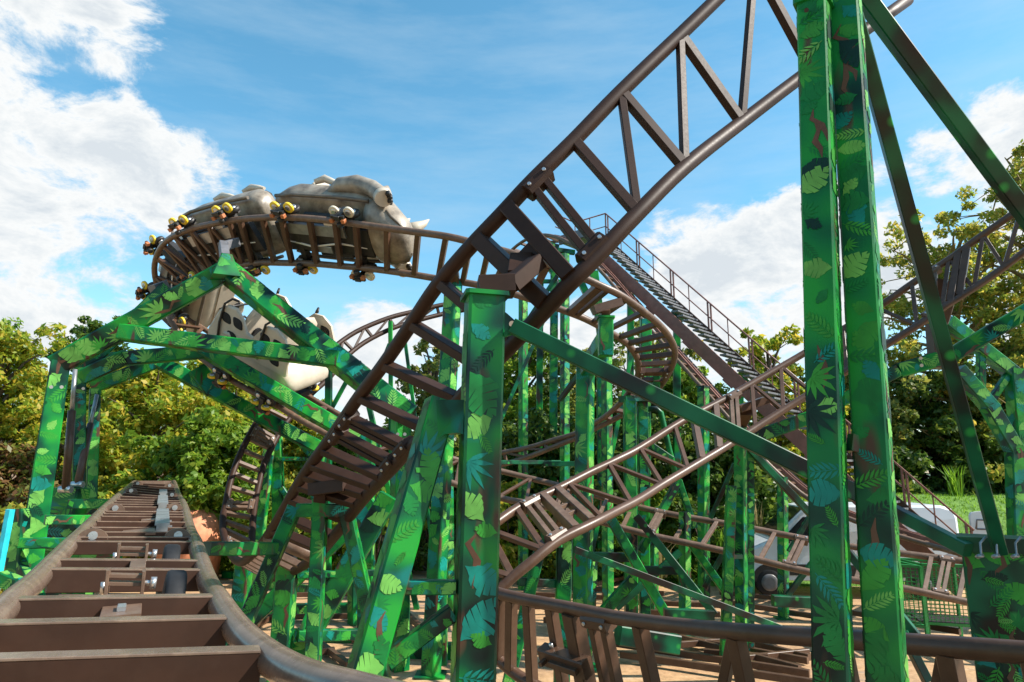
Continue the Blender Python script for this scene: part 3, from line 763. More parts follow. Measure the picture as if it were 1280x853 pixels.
# ---------------- small trestle beside the run
US = V((0, 1, 0))
r = sup('dark green three legged trestle between the brake run and the big track', [
 ('beam', (372, 638, 8.3), (432, 638, 8.3), .16, .155, {'up': V((0, 0, 1))}),
 ('leg', (369, 634, 8.3), (311, 768, 8.1), .155, .16, {'ground': 1, 'up': US, 'base': 1}),
 ('leg', (400, 646, 8.3), (391, 835, 8.1), .155, .16, {'ground': 1, 'up': US, 'base': 1}),
 ('leg', (432, 636, 8.3), (462, 770, 8.4), .15, .16, {'ground': 1, 'up': US, 'base': 1}),
 ('arm', (345, 686, 8.2), (258, 686, 7.4), .14, .14, {}),
 ('collar', (401, 624, 8.3), (401, 640, 8.3), .17, .17, {'lv': 0}),
])
r = sup('short green post with a black pad under the lowest bend of the big track', [
 ('post', (360, 704, 10.3), (352, 803, 10.3), .26, .26, {'ground': 1, 'base': 1}),
 ('bar', (371, 719, 10.3), (470, 716, 10.8), .10, .09, {}), ('bar', (372, 795, 10.3), (452, 793, 10.8), .13, .15, {}),
 ('brace', (372, 800, 10.4), (385, 768, 10.5), .07, .07, {'lv': 0})])
b = MB(); b.beam(P(363, 690, 10.3), P(362, 704, 10.3), .17, .17); b.build('pad', M['rubber'], r)
sup('bright green raking brace behind the small trestle', [('brace', (487, 620, 10.6), (398, 775, 10.6), .30, .22, {'ground': 1, 'up': US})], 'coaster_brace', 'brace')
sup('sunlit green raking brace crossing low behind the trestle from the left', [('brace', (470, 630, 12.5), (330, 760, 12.5), .26, .2, {'ground': 1, 'up': US})], 'coaster_brace', 'brace')
LEAFW[0] = (.28, .36, .12, .22, .02)
# ---------------- columns in the middle (px, top, bottom px, y, depth, width, label)
COLS = [
 (501, 520, 499, 780, 11.3, .26, 'bright green plate topped post where the front arch lands', {'bolts': [(497, 543, 11.1), (506, 543, 11.1)], 'cap': 0}),
 (446, 600, 446, 745, 14.5, .30, 'pale green post low behind the trestle, left of the bright plate topped post', {}),
 (654, 318, 654, 760, 18.6, .20, 'thin sunlit green mast just right of the thick middle post', {}),
 (706, 318, 706, 760, 17.6, .19, 'thin sunlit green mast, second right of the thick middle post', {}),
 (758, 436, 760, 745, 16.2, .20, 'thin sunlit green mast behind the offset post of the spiral', {}),
 (879, 484, 880, 745, 17.2, .22, 'dark capped green post under the middle of the lift hill', {'cap': 1}),
 (978, 596, 979, 745, 15.0, .17, 'slim green post in front of the white van', {'base': 1}),
 (560, 570, 562, 780, 15.5, .18, 'slim shaded green mast partly behind the thick middle post', {}),
 (856, 640, 856, 770, 13.4, .17, 'short green post under the low track, left of the van', {'base': 1}),
 (738, 690, 735, 775, 12.5, .2, 'short dark green post under the lattice track', {}),
 (817, 640, 817, 745, 15.4, .16, 'short slim green post in shade under the low track', {}),
]
for (x0, y0, x1, y1, d, w, lab, o) in COLS:
    o = dict(o); o['ground'] = 1; o['up'] = V((-.55, .83, 0)); sup(lab, [('post', (x0, y0, d), (x1, y1, d), w, w, o)])
r = sup('leaning pale green box post rising to the train track left of the thick middle post', [
 ('post', (567, 352, 11.3), (541, 800, 11.0), .24, .22, {'ground': 1, 'up': V((.5, .85, 0)), 'base': 1}),
 ('post', (551, 700, 11.6), (551, 800, 11.6), .2, .2, {'ground': 1})])
b = MB(); b.beam(P(567, 352, 11.3), P(565, 338, 11.0), .2, .2); b.build('saddle', M['brown'], r)
r = sup('green post with an offset arm holding the spiral at the middle of the picture', [
 ('post', (732, 446, 11.6), (728, 765, 11.4), .25, .25, {'ground': 1, 'up': V((.5, .87, 0)), 'base': 1}),
 ('arm', (757, 424, 10.6), (733, 462, 11.5), .24, .24, {}),
 ('post', (757, 398, 10.5), (757, 445, 10.5), .22, .22, {'cap': 1}),
])
b = MB(); b.beam(P(757, 398, 10.5), P(757, 386, 10.4), .14, .14); b.beam(P(742, 388, 10.4), P(776, 378, 10.5), .16, .14); b.build('saddle', M['brown'], r)
r = sup('twin green post frame under the spiral loop with a bent tube beside it', [
 ('post', (787, 500, 13.9), (789, 768, 13.9), .24, .24, {'ground': 1, 'base': 1}),
 ('post', (803, 502, 14.2), (806, 760, 14.2), .2, .2, {'ground': 1}),
 ('crown', (778, 499, 13.9), (812, 499, 14.2), .28, .12, {'lv': 0}),
 ('post', (820, 456, 13.4), (820, 500, 13.5), .14, .14, {'lv': 0})])
b = MB(); b.beam(P(820, 456, 13.4), P(820, 448, 13.2), .13, .13); b.build('pad', M['rubber'], r)
b = MB(); b.tube([P(806, 512, 14.2), P(820, 511, 14.2), P(826, 516, 14.2), P(836, 560, 14.3), P(846, 600, 14.4)], .06, 10); b.build('bent_tube', M['camo'], r)
r = sup('green post holding the lattice track, with a slotted shorter post at its side', [
 ('post', (925, 528, 11.7), (927, 770, 11.9), .16, .2, {'ground': 1, 'up': V((.6, .8, 0)), 'base': 1}),
 ('post', (937, 556, 12.0), (937, 760, 12.0), .12, .14, {'ground': 1}),
 ('post', (914, 607, 11.5), (908, 772, 11.5), .15, .13, {'ground': 1}),
 ('link_plate', (910, 696, 11.5), (926, 696, 11.7), .08, .07, {'lv': 0})])
b = MB(); b.beam(P(925, 528, 11.7), P(932, 512, 11.2), .2, .2); b.beam(P(922, 512, 11.1), P(958, 500, 11.2), .22, .12); b.build('saddle', M['brown'], r)
r = sup('level green arm passing behind the twin posts to a bolted bracket on the right', [
 ('arm', (935, 550, 11.7), (1020, 519, 11.5), .26, .22, {}), ('arm', (1015, 521, 11.5), (1122, 464, 11.1), .26, .2, {}), ('arm', (1122, 464, 11.1), (1170, 450, 11.0), .26, .24, {'bolts': [(1151, 448, 10.8), (1152, 457, 10.8)]}),
 ('arm', (1190, 444, 11.0), (1330, 362, 10.6), .26, .24, {})])
b = MB(); b.beam(P(1170, 405, 11.0), P(1174, 461, 11.0), .24, .24); b.beam(P(1172, 404, 11.0), P(1182, 352, 10.9), .25, .2, w1=.4); b.build('saddle', M['brown'], r)
sup('sunlit green raking frame behind the arm at the right edge', [
 ('rafter', (1184, 402, 14), (1270, 470, 14), .26, .26, {}), ('post', (1268, 462, 14), (1290, 700, 14), .3, .3, {'ground': 1}),
 ('strut', (1226, 442, 14), (1226, 492, 14), .14, .14, {}), ('strut', (1262, 466, 14), (1238, 502, 14), .13, .13, {}),
 ('rafter', (1196, 462, 13.6), (1240, 512, 13.6), .28, .26, {}), ('rafter', (1236, 508, 13.6), (1270, 566, 13.6), .28, .26, {}), ('post', (1268, 560, 13.6), (1274, 720, 13.6), .26, .26, {'ground': 1})])
# thin mast set for the far hill
sup('slender teal green mast under the far curving hill', [('post', (488, 402, 18.2), (490, 745, 18.2), .11, .11, {'ground': 1, 'lv': 0}), ('brace', (506, 424, 18), (524, 560, 18), .09, .09, {'lv': 0, 'ground': 1})])
sup('teal green goalpost frame beside the third car', [('post', (411, 462, 16), (409, 740, 16), .15, .15, {'ground': 1, 'lv': 0}), ('beam', (409, 463, 16), (447, 463, 16), .12, .12, {'lv': 0}), ('brace', (445, 455, 16), (414, 512, 16), .09, .09, {'lv': 0}), ('post', (448, 452, 16), (470, 545, 16), .12, .12, {'lv': 0, 'ground': 1})])
sup('teal green stay frame behind the curved ladder track on the left', [('post', (345, 545, 15.6), (352, 745, 15.6), .24, .2, {'ground': 1}), ('bar', (346, 574, 15.5), (395, 574, 15.5), .1, .09, {}), ('brace', (352, 610, 15.5), (372, 640, 15.5), .12, .12, {}), ('brace', (338, 545, 15.4), (322, 690, 15.4), .2, .2, {'ground': 1}), ('brace', (364, 540, 15.6), (402, 585, 15.4), .12, .12, {})])
sup('bright green short post under the ladder track foot', [('post', (306, 700, 13), (302, 735, 13), .26, .26, {'ground': 1, 'base': 1})])
# lift supports
for i, (x, y, d, lab) in enumerate(((788, 362, 20.6, 'stubby green capped post under the upper staircase'), (846, 406, 19.8, 'stubby green capped post under the middle of the staircase'), (924, 486, 18.4, 'stubby green capped post under the lower staircase'))):
    sup(lab, [('post', (x, y, d+.6), (x, y+40, d+.6), .2, .2, {'ground': 1, 'lv': 0}), ('collar', (x-8, y-14, d+.5), (x+8, y-6, d+.5), .22, .24, {'lv': 0})], group='posts under the staircase')
sup('bright green lattice tower under the crest of the lift hill', [
 ('post', (693, 330, 21), (690, 740, 21), .24, .24, {'ground': 1}), ('post', (676, 312, 21.4), (672, 740, 21.4), .2, .2, {'ground': 1, 'lv': 0}),
 ('beam', (668, 304, 21.2), (698, 312, 21.2), .3, .25, {}), ('brace', (674, 318, 21.2), (692, 342, 21.2), .18, .18, {}), ('beam', (690, 312, 21.2), (718, 316, 21.4), .15, .15, {'lv': 0}),
 ('brace', (668, 352, 21), (690, 352, 21), .12, .12, {'lv': 0}), ('brace', (700, 352, 20.5), (690, 365, 21), .15, .15, {'lv': 0})])
sup('green raking tower beside the lift chain, seen through the spiral ties', [('post', (742, 340, 20), (752, 420, 20), .26, .26, {}), ('post', (722, 345, 20.2), (745, 392, 20), .2, .2, {'lv': 0}), ('post', (751, 400, 20), (752, 740, 20), .24, .24, {'ground': 1})])
sup('dark green tapered post seen through the spiral loop', [('post', (807, 400, 18), (804, 745, 18), .28, .28, {'ground': 1}), ('brace', (790, 440, 17.8), (776, 510, 17.6), .1, .1, {'lv': 0, 'ground': 1})])
LEAFW[0] = (.27, .15, .34, .14, .10)
# thin cross stays
STAYS = [((701, 352, 17.5), (622, 535, 17), .09, 'thin teal stay crossing the sky right of the thick middle post'),
 ((660, 400, 18.4), (700, 340, 18.0), .09, 'thin teal stay between the two sunlit masts'),
 ((760, 420, 12), (700, 500, 13), .08, 'thin shaded stay behind the offset arm of the spiral'),
 ((718, 687, 10), (975, 785, 10.6), .085, 'long thin green tie rod sloping right behind the front pipe'),
 ((795, 645, 11.6), (893, 768, 11.4), .11, 'green brace sloping down right below the low track'),
 ((764, 650, 11.2), (832, 768, 11.2), .15, 'thick green brace sloping down right in the middle of the trestles'),
 ((792, 724, 12), (745, 775, 12), .16, 'thick dark green brace sloping down left in the middle of the trestles'),
 ((935, 560, 11.9), (1015, 645, 12), .10, 'green brace from the lattice track post down behind the twin posts'),
 ((846, 604, 14.2), (800, 690, 14), .13, 'green raking strut under the bent tube'),
 ((848, 600, 14.4), (868, 660, 14.4), .12, 'dark green strut falling right under the bent tube'),
 ((840, 575, 14.2), (812, 556, 14.2), .12, 'short teal strut joining the bent tube to the twin post frame'),
 ((918, 580, 13), (888, 648, 13.2), .07, 'thin green tie between the lift post and the lattice track post'),
 ((864, 680, 13), (908, 742, 13), .12, 'dark green brace low in front of the grass'),
 ((905, 690, 13.5), (880, 735, 13.5), .08, 'thin green stay low in front of the grass'),
 ((1012, 646, 14), (986, 690, 14), .08, 'thin green stay in front of the van windscreen'),
 ((1018, 700, 14), (984, 745, 14), .09, 'thin green stay below the van door'),
 ((672, 705, 11), (656, 770, 11), .14, 'leaning dark green strut just right of the thick middle post'),
 ((1128, 790, 9), (1160, 853, 8.8), .1, 'short green strut behind the front pipe right of the twin posts'),
 ((1060, 690, 9.5), (1150, 800, 9), .09, 'thin green stay behind the twin posts'),
 ((486, 430, 17.5), (470, 470, 17.5), .06, 'thin stay under the far hill'),
 ((770, 760, 13), (850, 690, 13), .11, 'green brace rising right under the low track'),
 ((742, 775, 12.6), (700, 700, 12.6), .1, 'green brace falling right behind the short post of the lattice track'),]
for a, b_, w, lab in STAYS:
    sup(lab, [('brace', a, b_, w, w*1.1, {'lv': .6 if w > .115 else 0, 'spot': w <= .115})], 'coaster_brace', 'brace', 'slanting braces among the supports')
BARS = [((741, 696, 11.6), (790, 697, 11.6), .13, 'dark green level bar between two posts left of the long tie rod'), ((800, 713, 12), (850, 713, 12), .12, 'dark green level bar between the braces right of centre'),
 ((830, 766, 10.8), (892, 769, 10.8), .12, 'green level bar lying low behind the front pipe'), ((648, 727, 9.2), (698, 730, 9.4), .09, 'dark short level bar beside the post under the lattice track'),
 ((622, 578, 15), (700, 578, 16), .08, 'thin level green bar at the mast tops'), ((680, 580, 15.6), (722, 580, 15.6), .10, 'pale green level bar among the sunlit masts'), ((660, 620, 15), (730, 620, 15), .07, 'thin pale green bar low among the masts'),
 ((966, 751, 12), (1014, 753, 12), .16, 'dark green base beam near the van wheel'), ((772, 793, 8.6), (846, 805, 8.8), .2, 'thick dark green base beam just above the front pipe')]
for a, b_, w, lab in BARS:
    sup(lab, [('bar', a, b_, w, w*1.1, {'lv': 0, 'spot': 1})], 'coaster_bar', 'bar', 'level bars among the supports')
r = sup('dark green post with a boxed head under the lower lattice track', [('post', (706, 655, 9.4), (704, 752, 9.4), .2, .22, {'ground': 1, 'base': 1}), ('head', (687, 655, 9.3), (690, 684, 9.3), .26, .3, {}), ('leg', (676, 680, 9.3), (655, 770, 9.2), .15, .15, {'ground': 1})])
b = MB(); b.beam(P(700, 655, 9.2), P(706, 642, 9.0), .2, .16); b.build('saddle', M['brown'], r)
# green base beams on the left floor and brown floor frame beams
SK = [((334, 731), (384, 737), .14), ((318, 762), (446, 760), .16), ((344, 794), (446, 795), .16), ((486, 812), (570, 815), .2), ((280, 718), (330, 722), .14)]
for i, (a, b_, w) in enumerate(SK):
    labs = ['green floor beam behind the trestle, farthest back', 'green floor beam behind the padded post', 'green floor beam at the foot of the padded post', 'green floor beam at the foot of the raking leg', 'green floor beam under the ladder track']
    p0, p1 = G(*a, .1), G(*b_, .1); sup(labs[i], [('beam', p0, p1, w*1.3, w*1.3, {})], 'floor_beam', 'skid', 'green floor beams')
FB = [((312, 786), (345, 768)), ((346, 811), (384, 802)), ((358, 819), (418, 813)), ((398, 803), (436, 832)), ((300, 772), (452, 770)), ((440, 800), (520, 798)), ((300, 745), (470, 742)), ((500, 760), (548, 805)),
 ((900, 741), (1014, 752)), ((905, 752), (1020, 771)), ((776, 818), (1020, 854)), ((760, 803), (1012, 842)), ((846, 797), (1010, 826)), ((848, 806), (960, 797)), ((940, 804), (1012, 822)), ((905, 826), (1010, 815)), ((850, 797), (1000, 836)), ((880, 815), (960, 822)),
 ((620, 714), (720, 712)), ((640, 742), (780, 748)), ((700, 734), (830, 742)), ((650, 702), (700, 700)), ((745, 730), (800, 718)), ((760, 752), (900, 757)), ((800, 765), (900, 768)), ((1060, 765), (1200, 790)), ((1130, 800), (1210, 806)), ((680, 775), (760, 782)),
 ((1010, 790), (1130, 800)), ((600, 760), (700, 758))]
for i, (a, b_) in enumerate(FB):
    p0, p1 = G(*a, .08+.0031*i), G(*b_, .08+.0031*i); m = MB(); m.beam(p0, p1, .085, .10); 
    q = p0.lerp(p1, .5); pass
    o = m.build('floor_beam', M['brown'])
    xm, ym = (a[0]+b_[0])//2, (a[1]+b_[1])//2
    zone = 'left of the thick middle post' if xm < 560 else ('between the thick middle post and the twin posts' if xm < 1020 else 'right of the twin posts')
    tag(o, 'brown steel beam on sandy floor '+zone, 'skid', 'brown floor beams '+zone)
# ---------------------------------------------------------------- train
def ring(x, hw, z0, z1, n=20, p=2.6, yc=0):
    r = []; zc = (z0+z1)/2; hz = (z1-z0)/2
    for k in range(n):
        a = 2*math.pi*k/n; c, s = math.cos(a), math.sin(a)
        r.append(V((x, yc+hw*math.copysign(abs(c)**(2/p), c), zc+hz*math.copysign(abs(s)**(2/p), s))))
    return r
def car_frame(t):
    T, A, Nn = T4.frame(t); u, l = T4.u(t), T4.l(t)
    F = -T     # forwards = towards the picture's right on the front stretch
    return F, A, Nn, T4.c(t)
def make_car(t, label, head=False, second=False):
    F, A, Nn, c = car_frame(t)
    # N must point away from the camera on the front stretch: fixed sign by track flip
    Y = Nn.cross(F).normalized()
    mat = Matrix((F, Y, Nn)).transposed().to_4x4(); mat.translation = c
    root = thing('coaster_car', label, 'coaster car', (0, 0, 0), 'rhino shaped coaster cars'); root.matrix_world = mat
    B = lambda b, n, m, par=root: b.build(n, m, par, local=True)
    b = MB(); b.beam((-1.0, 0, .16), (.95, 0, .16), .55, .12, up=V((0, 0, 1)))
    for x in (-.62, .62): b.beam((x, -.5, .16), (x, .5, .16), .12, .14, up=V((0, 0, 1)))
    for y in (-.3, .3): b.beam((-.95, y, .20), (.9, y, .20), .08, .10, up=V((0, 0, 1)))
    b.beam((-.4, -.34, .27), (.5, -.34, .27), .16, .10, up=V((0, 0, 1))); b.beam((-.3, .38, .27), (.4, .38, .27), .14, .12, up=V((0, 0, 1)))
    B(b, 'chassis', M['dark'])
    b = MB(); b.beam((-.72, -.2, .10), (.5, -.2, .10), .22, .08, up=V((0, 0, 1)), mi=0); b.beam((-.2, .2, .09), (.1, .2, .09), .14, .06, up=V((0, 0, 1))); B(b, 'brake_plate', M['galv'])
    b = MB(); b.beam((.1, -.36, .13), (.3, -.36, .13), .12, .08, up=V((0, 0, 1))); b.tube([(-.9, .1, .12), (-.3, .16, .07), (.3, .05, .09), (.9, .12, .12)], .02, 6); B(b, 'control_box', M['white'])
    # bodyshell with lip
    rs = []
    for x, hw, z0, z1 in ((-1.20, .40, .50, .62), (-1.16, .55, .46, .72), (-1.0, .62, .45, .92), (-.8, .645, .44, 1.06), (-.35, .655, .44, 1.04), (.1, .655, .44, 1.02), (.5, .655, .44, 1.05), (.8, .635, .44, 1.08), (.98, .57, .46, .98), (1.05, .46, .5, .88)):
        rs.append([p+V((0, 0, 0)) for p in ring(x, hw, z0, z1, 24, 3.6)])
    b = MB(); b.loft(rs); body = B(b, 'body', M['hide' if (head or second) else 'tub'])
    b = MB()
    for sg in (-1, 1): b.tube([(-1.1, sg*.60, .48), (-.7, sg*.665, .45), (.3, sg*.675, .45), (.9, sg*.635, .46)], .035, 8)
    b.build('lip', M['hided'], body, local=True)
    # seats: two rows of high backs with dark pads
    for x in (-.62, .22):
        rr = []
        for z, hw, th in ((.9, .60, .12), (1.12, .58, .11), (1.34, .50, .09), (1.46, .36, .06), (1.49, .2, .03)) if (head or second) else ((.9, .62, .12), (1.2, .60, .11), (1.55, .54, .09), (1.72, .40, .06), (1.76, .2, .03)):
            rr.append([V((x-.10*(z-.9)+q.y*th/.1*.10, q.x*hw, z)) for q in [V((math.cos(2*math.pi*k/20), math.sin(2*math.pi*k/20), 0)) for k in range(20)]])
        b = MB(); b.loft(rr); st = B(b, 'seat_back', M['tub'])
        for y in (-.28, .28):
            rr = []
            for xx, sc in ((-.23, .92), (.05, .92)):
                rr.append([V((x+.09+xx-.10*(.2+.13*math.sin(a)), y+.14*sc*math.cos(a), 1.16+.17*sc*math.sin(a))) for a in [2*math.pi*k/16 for k in range(16)]])
            b = MB(); b.loft(rr)
            for i in range(len(b.sm)): b.sm[i] = False
            b.build('pad', M['rubber'], st, local=True)
            b = MB(); b.tube([(x+.28, y+.17, .98), (x+.34, y+.17, 1.28), (x+.33, y+.08, 1.36), (x+.33, y-.08, 1.36), (x+.34, y-.17, 1.28), (x+.28, y-.17, .98)], .022, 8); B(b, 'lap_bar', M['dark'])
        for y in (-.28, .28):
            b = MB(); b.loft([[V((x+.30+.15*sc*math.cos(a), y+.17*sc*math.sin(a), 1.035+zz)) for a in [2*math.pi*k/16 for k in range(16)]] for zz, sc in ((0, 1), (.04, .95))]); B(b, 'seat_pad', M['rubber'])
        b = MB(); b.tube([(x+.05, -.62, 1.0), (x+.2, -.63, 1.13), (x+.42, -.60, 1.07), (x+.6, -.58, 1.02)], [.05, .075, .06, .03], 10); B(b, 'side_rim', M['tub']); b = MB(); b.tube([(x+.05, .62, 1.0), (x+.2, .63, 1.13), (x+.42, .60, 1.07), (x+.6, .58, 1.02)], [.05, .075, .06, .03], 10); B(b, 'side_rim', M['tub'])
    if not (head or second):
        for sg in (-1, 1):
            prof = [(-1.12, .86), (-1.12, 1.32), (-.98, 1.60), (-.74, 1.72), (-.5, 1.68), (-.32, 1.48), (-.18, 1.30), (.0, 1.34), (.12, 1.56), (.32, 1.72), (.56, 1.70), (.76, 1.52), (.90, 1.24), (1.02, 1.02), (1.02, .86)]
            b = MB(); b.loft([[V((x, sg*.60, z)) for x, z in prof], [V((x, sg*.645, z)) for x, z in prof], [V((x*.97, sg*.665, .86+(z-.86)*.96)) for x, z in prof]])
            for i in range(len(b.sm)): b.sm[i] = False
            sw = B(b, 'side_shell', M['tub'])
            for x, z in ((-.86, 1.42), (-.52, 1.42), (-.80, 1.10), (.22, 1.44), (.54, 1.44), (.34, 1.10)):
                b = MB(); b.loft([[V((x+.125*q*math.copysign(abs(math.cos(a))**.6, math.cos(a))+.04*math.sin(a), sg*yy, z+.105*q*math.copysign(abs(math.sin(a))**.6, math.sin(a)))) for a in [2*math.pi*k/18 for k in range(18)]] for yy, q in ((.60, 1), (.675, 1), (.682, .9))])
                for i in range(len(b.sm)): b.sm[i] = False
                b.build('pad', M['rubber'], sw, local=True)
            for x in (-.40, .70):
                b = MB(); b.tube([(x, sg*.69, .95), (x-.02, sg*.70, 1.3), (x-.10, sg*.68, 1.72), (x-.2, sg*.6, 1.84), (x-.28, sg*.5, 1.80)], .024, 8); b.build('restraint_bar', M['dark'], sw, local=True)
    # bogies
    for x in (-.62, .62):
        for sg in (-1, 1):
            y = sg*.5
            b = MB(); b.beam((x, y+sg*.15, .16), (x, y+sg*.15, -.16), .12, .06, up=V((0, 1, 0))); b.beam((x-.2, y+sg*.06, .18), (x+.2, y+sg*.06, .18), .14, .07, up=V((0, 0, 1)))
            b.beam((x, y-sg*.1, .16), (x, y+sg*.16, .16), .14, .08, up=V((0, 0, 1))); b.beam((x-.13, y+sg*.13, -.11), (x+.13, y+sg*.13, -.11), .1, .05, up=V((0, 0, 1)))
            wa = B(b, 'wheel_assembly', M['dark'])
            wm = 'cream' if (head and x > 0) else 'yellow'
            for dx in (-.145, .145):
                w = MB(); w.wheel((x+dx, y+sg*.07, .135), (0, 1, 0), .115, .085, 22); w2 = MB()
                w.build('running_wheel', M['dark'], wa, local=True)
                w2.wheel((x+dx, y+sg*.075, .135), (0, 1, 0), .06, .12, 14); w2.build('hub', M['zinc'], wa, local=True)
                w = MB(); w.wheel((x+dx*1.0, y+sg*.165, .03), (0, 0, 1), .098, .05, 24, prof=[(-.5, .5), (-.5, .94), (-.4, 1), (.4, 1), (.5, .94), (.5, .5)]); w.build('guide_wheel', M[wm], wa, local=True)
                w = MB(); w.wheel((x+dx*1.0, y+sg*.165, .03), (0, 0, 1), .055, .07, 14); w.build('hub', M['zinc'], wa, local=True)
                w = MB(); w.beam((x+dx*.8, y+sg*.09, -.10), (x+dx*.8, y+sg*.09, -.17), .07, .07); w.build('rubber_block', M['orange'], wa, local=True)
            w = MB(); w.wheel((x, y, -.115), (0, 1, 0), .055, .07, 14); w.build('upstop_wheel', M['dark'], wa, local=True)
    if head:
        rs = []
        for x, hw, z0, z1 in ((.74, .50, .40, 1.0), (.82, .60, .20, 1.04), (.97, .62, .10, 1.00), (1.12, .60, .05, .93), (1.27, .54, .02, .82), (1.42, .46, .02, .70), (1.55, .38, .05, .60), (1.63, .28, .10, .50), (1.67, .13, .18, .40)):
            rs.append(ring(x, hw, z0, z1, 24, 2.4))
        b = MB(); b.loft(rs); hd = B(b, 'head', M['hide'])
        # horns
        b = MB(); b.tube([(1.46, 0, .60), (1.57, 0, .74), (1.64, 0, .86), (1.67, 0, 1.0)], [.14, .10, .06, .01], 12); b.tube([(1.24, 0, .80), (1.27, 0, .90), (1.29, 0, .98)], [.09, .05, .01], 10); b.build('horn', M['tub'], hd, local=True)
        for sg in (-1, 1):
            b = MB(); b.tube([(1.645, sg*.20, .24), (1.53, sg*.395, .24), (1.40, sg*.475, .28), (1.28, sg*.54, .36)], .024, 8); b.build('mouth', M['hided'], hd, local=True)
            b = MB(); b.tube([(1.22, sg*.555, .60), (1.27, sg*.54, .61)], .035, 10); b.build('eye', M['dark'], hd, local=True)
            b = MB(); b.tube([(.85, sg*.40, 1.0), (.83, sg*.46, 1.12), (.85, sg*.50, 1.22)], [.10, .12, .02], 12); b.tube([(.87, sg*.46, 1.08), (.89, sg*.49, 1.16)], [.06, .02], 8); b.build('ear', M['hide'], hd, local=True)
            # foreleg lying forwards along the flank
            b = MB(); b.tube([(-.05, sg*.60, .72), (.15, sg*.70, .80), (.5, sg*.74, .82), (.85, sg*.72, .74), (1.1, sg*.72, .58), (1.22, sg*.74, .46)], [.08, .15, .165, .15, .14, .15], 16)
            leg = B(b, 'foreleg', M['hide'])
            b = MB(); b.tube([(1.20, sg*.74, .48), (1.28, sg*.745, .40)], [.165, .15], 16); 
            b.build('foot', M['tub'], leg, local=True)
            b = MB()
            for a in (-.6, 0, .6): b.tube([(1.30+.05*math.cos(a), sg*.75+.12*math.sin(a), .47-.02*abs(a)), (1.36+.05*math.cos(a), sg*.75+.12*math.sin(a), .43)], [.055, .02], 8)
            b.build('toenails', M['dark'], leg, local=True)
    return root
s1 = T4.arc(23.6)
make_car(23.6, 'front rhino car with horn, head and forelegs, upright on the top of the bend', head=True)
make_car(T4.at(s1+2.45), 'second grey coaster car, tilted on the left bend just behind the rhino headed car', second=True)
make_car(T4.at(s1+5.0), 'third tan coaster car hanging on edge behind the front arch apex')
make_car(T4.at(s1+8.4), 'last tan coaster car with rows of dark seat pads, lowest behind the arch beams')
# ---------------------------------------------------------------- van
def Pz(px, d, z): 
    p = P(px, 590, d); return V((p.x, p.y, z))
vf, vr = Pz(916, 17.6, 0), Pz(1192, 16.9, 0)     # front and rear ends on the ground (near side)
fx = (vf-vr); Lv = fx.length; fx.normalize(); sy = V((0, 0, 1)).cross(fx); sy = -sy if sy.y < 0 else sy
van = thing('parked_van', 'white panel van with open rear door parked behind the coaster supports', 'van', vr)
VH = 2.2
def vp(x, y, z): return vr+fx*x+sy*y+V((0, 0, z))
prof = [(0, .42), (0, 1.95), (.10, 2.12), (.35, VH), (Lv-1.95, VH), (Lv-1.7, 2.14), (Lv-.85, 1.36), (Lv-.22, 1.08), (Lv-.06, .92), (Lv, .55), (Lv-.05, .38)]
b = MB()
rgs = []
for y, ins in ((.0, .06), (.05, .0), (1.85, .0), (1.9, .06)):
    rgs.append([vp(min(max(x, ins), Lv-ins), y+(.10 if z > 1.3 and y < .9 else -.10 if z > 1.3 else 0)*max(0, z-1.3), z-(ins if z > 1 else -ins*.3)) for x, z in prof])
b.loft(rgs)
for i in range(len(b.sm)): b.sm[i] = False
b.build('body', M['van'], van)
def panel(pts, name, mat, th=.012, par=van):
    b = MB(); n = (pts[1]-pts[0]).cross(pts[2]-pts[0]).normalized()
    if n.dot(CP-pts[0]) < 0: n = -n
    b.loft([[p+n*.004-n*.004 for p in pts], [p+n*th for p in pts]])
    for i in range(len(b.sm)): b.sm[i] = False
    return b.build(name, M[mat], par)
sdy = lambda z: .10*max(0, z-1.3)
panel([vp(x, sdy(z), z) for x, z in ((Lv-2.0, 1.32), (Lv-2.0, 1.9), (Lv-1.62, 1.9), (Lv-1.02, 1.32))], 'side_window', 'glass')
panel([vp(Lv-1.66, .18, 2.11), vp(Lv-.88, .10, 1.40), vp(Lv-.88, 1.8, 1.40), vp(Lv-1.66, 1.72, 2.11)], 'windscreen', 'glass')
panel([vp(x, 0, z) for x, z in ((.05, .52), (.05, .78), (Lv-1.2, .78), (Lv-1.2, .52))], 'side_trim', 'dark', .02)
panel([vp(x, 0, z) for x, z in ((Lv-.2, .42), (Lv-.2, .62), (Lv-.02, .62), (Lv-.02, .42))], 'bumper', 'dark', .03)
for x in (.95, Lv-.72):
    b = MB(); b.wheel(vp(x, .10, .34), sy, .34, .22, 28); w = b.build('wheel', M['rubber'], van)
    b = MB(); b.wheel(vp(x, .07, .34), sy, .21, .20, 20); b.build('hubcap', M['grey'], w)
    b = MB(); rr = [vp(x+.42*math.cos(a), -.004, .36+.42*math.sin(a)) for a in [math.pi*k/12 for k in range(13)]]
    b.loft([[q+sy*.02 for q in rr], rr]); 
    for i in range(len(b.sm)): b.sm[i] = False
    b.build('wheel_arch', M['dark'], van)
b = MB(); b.box(vp(Lv-1.15, -.14, 1.42), fx, sy, V((0, 0, 1)), .12, .2, .26, .03); b.build('mirror', M['dark'], van)
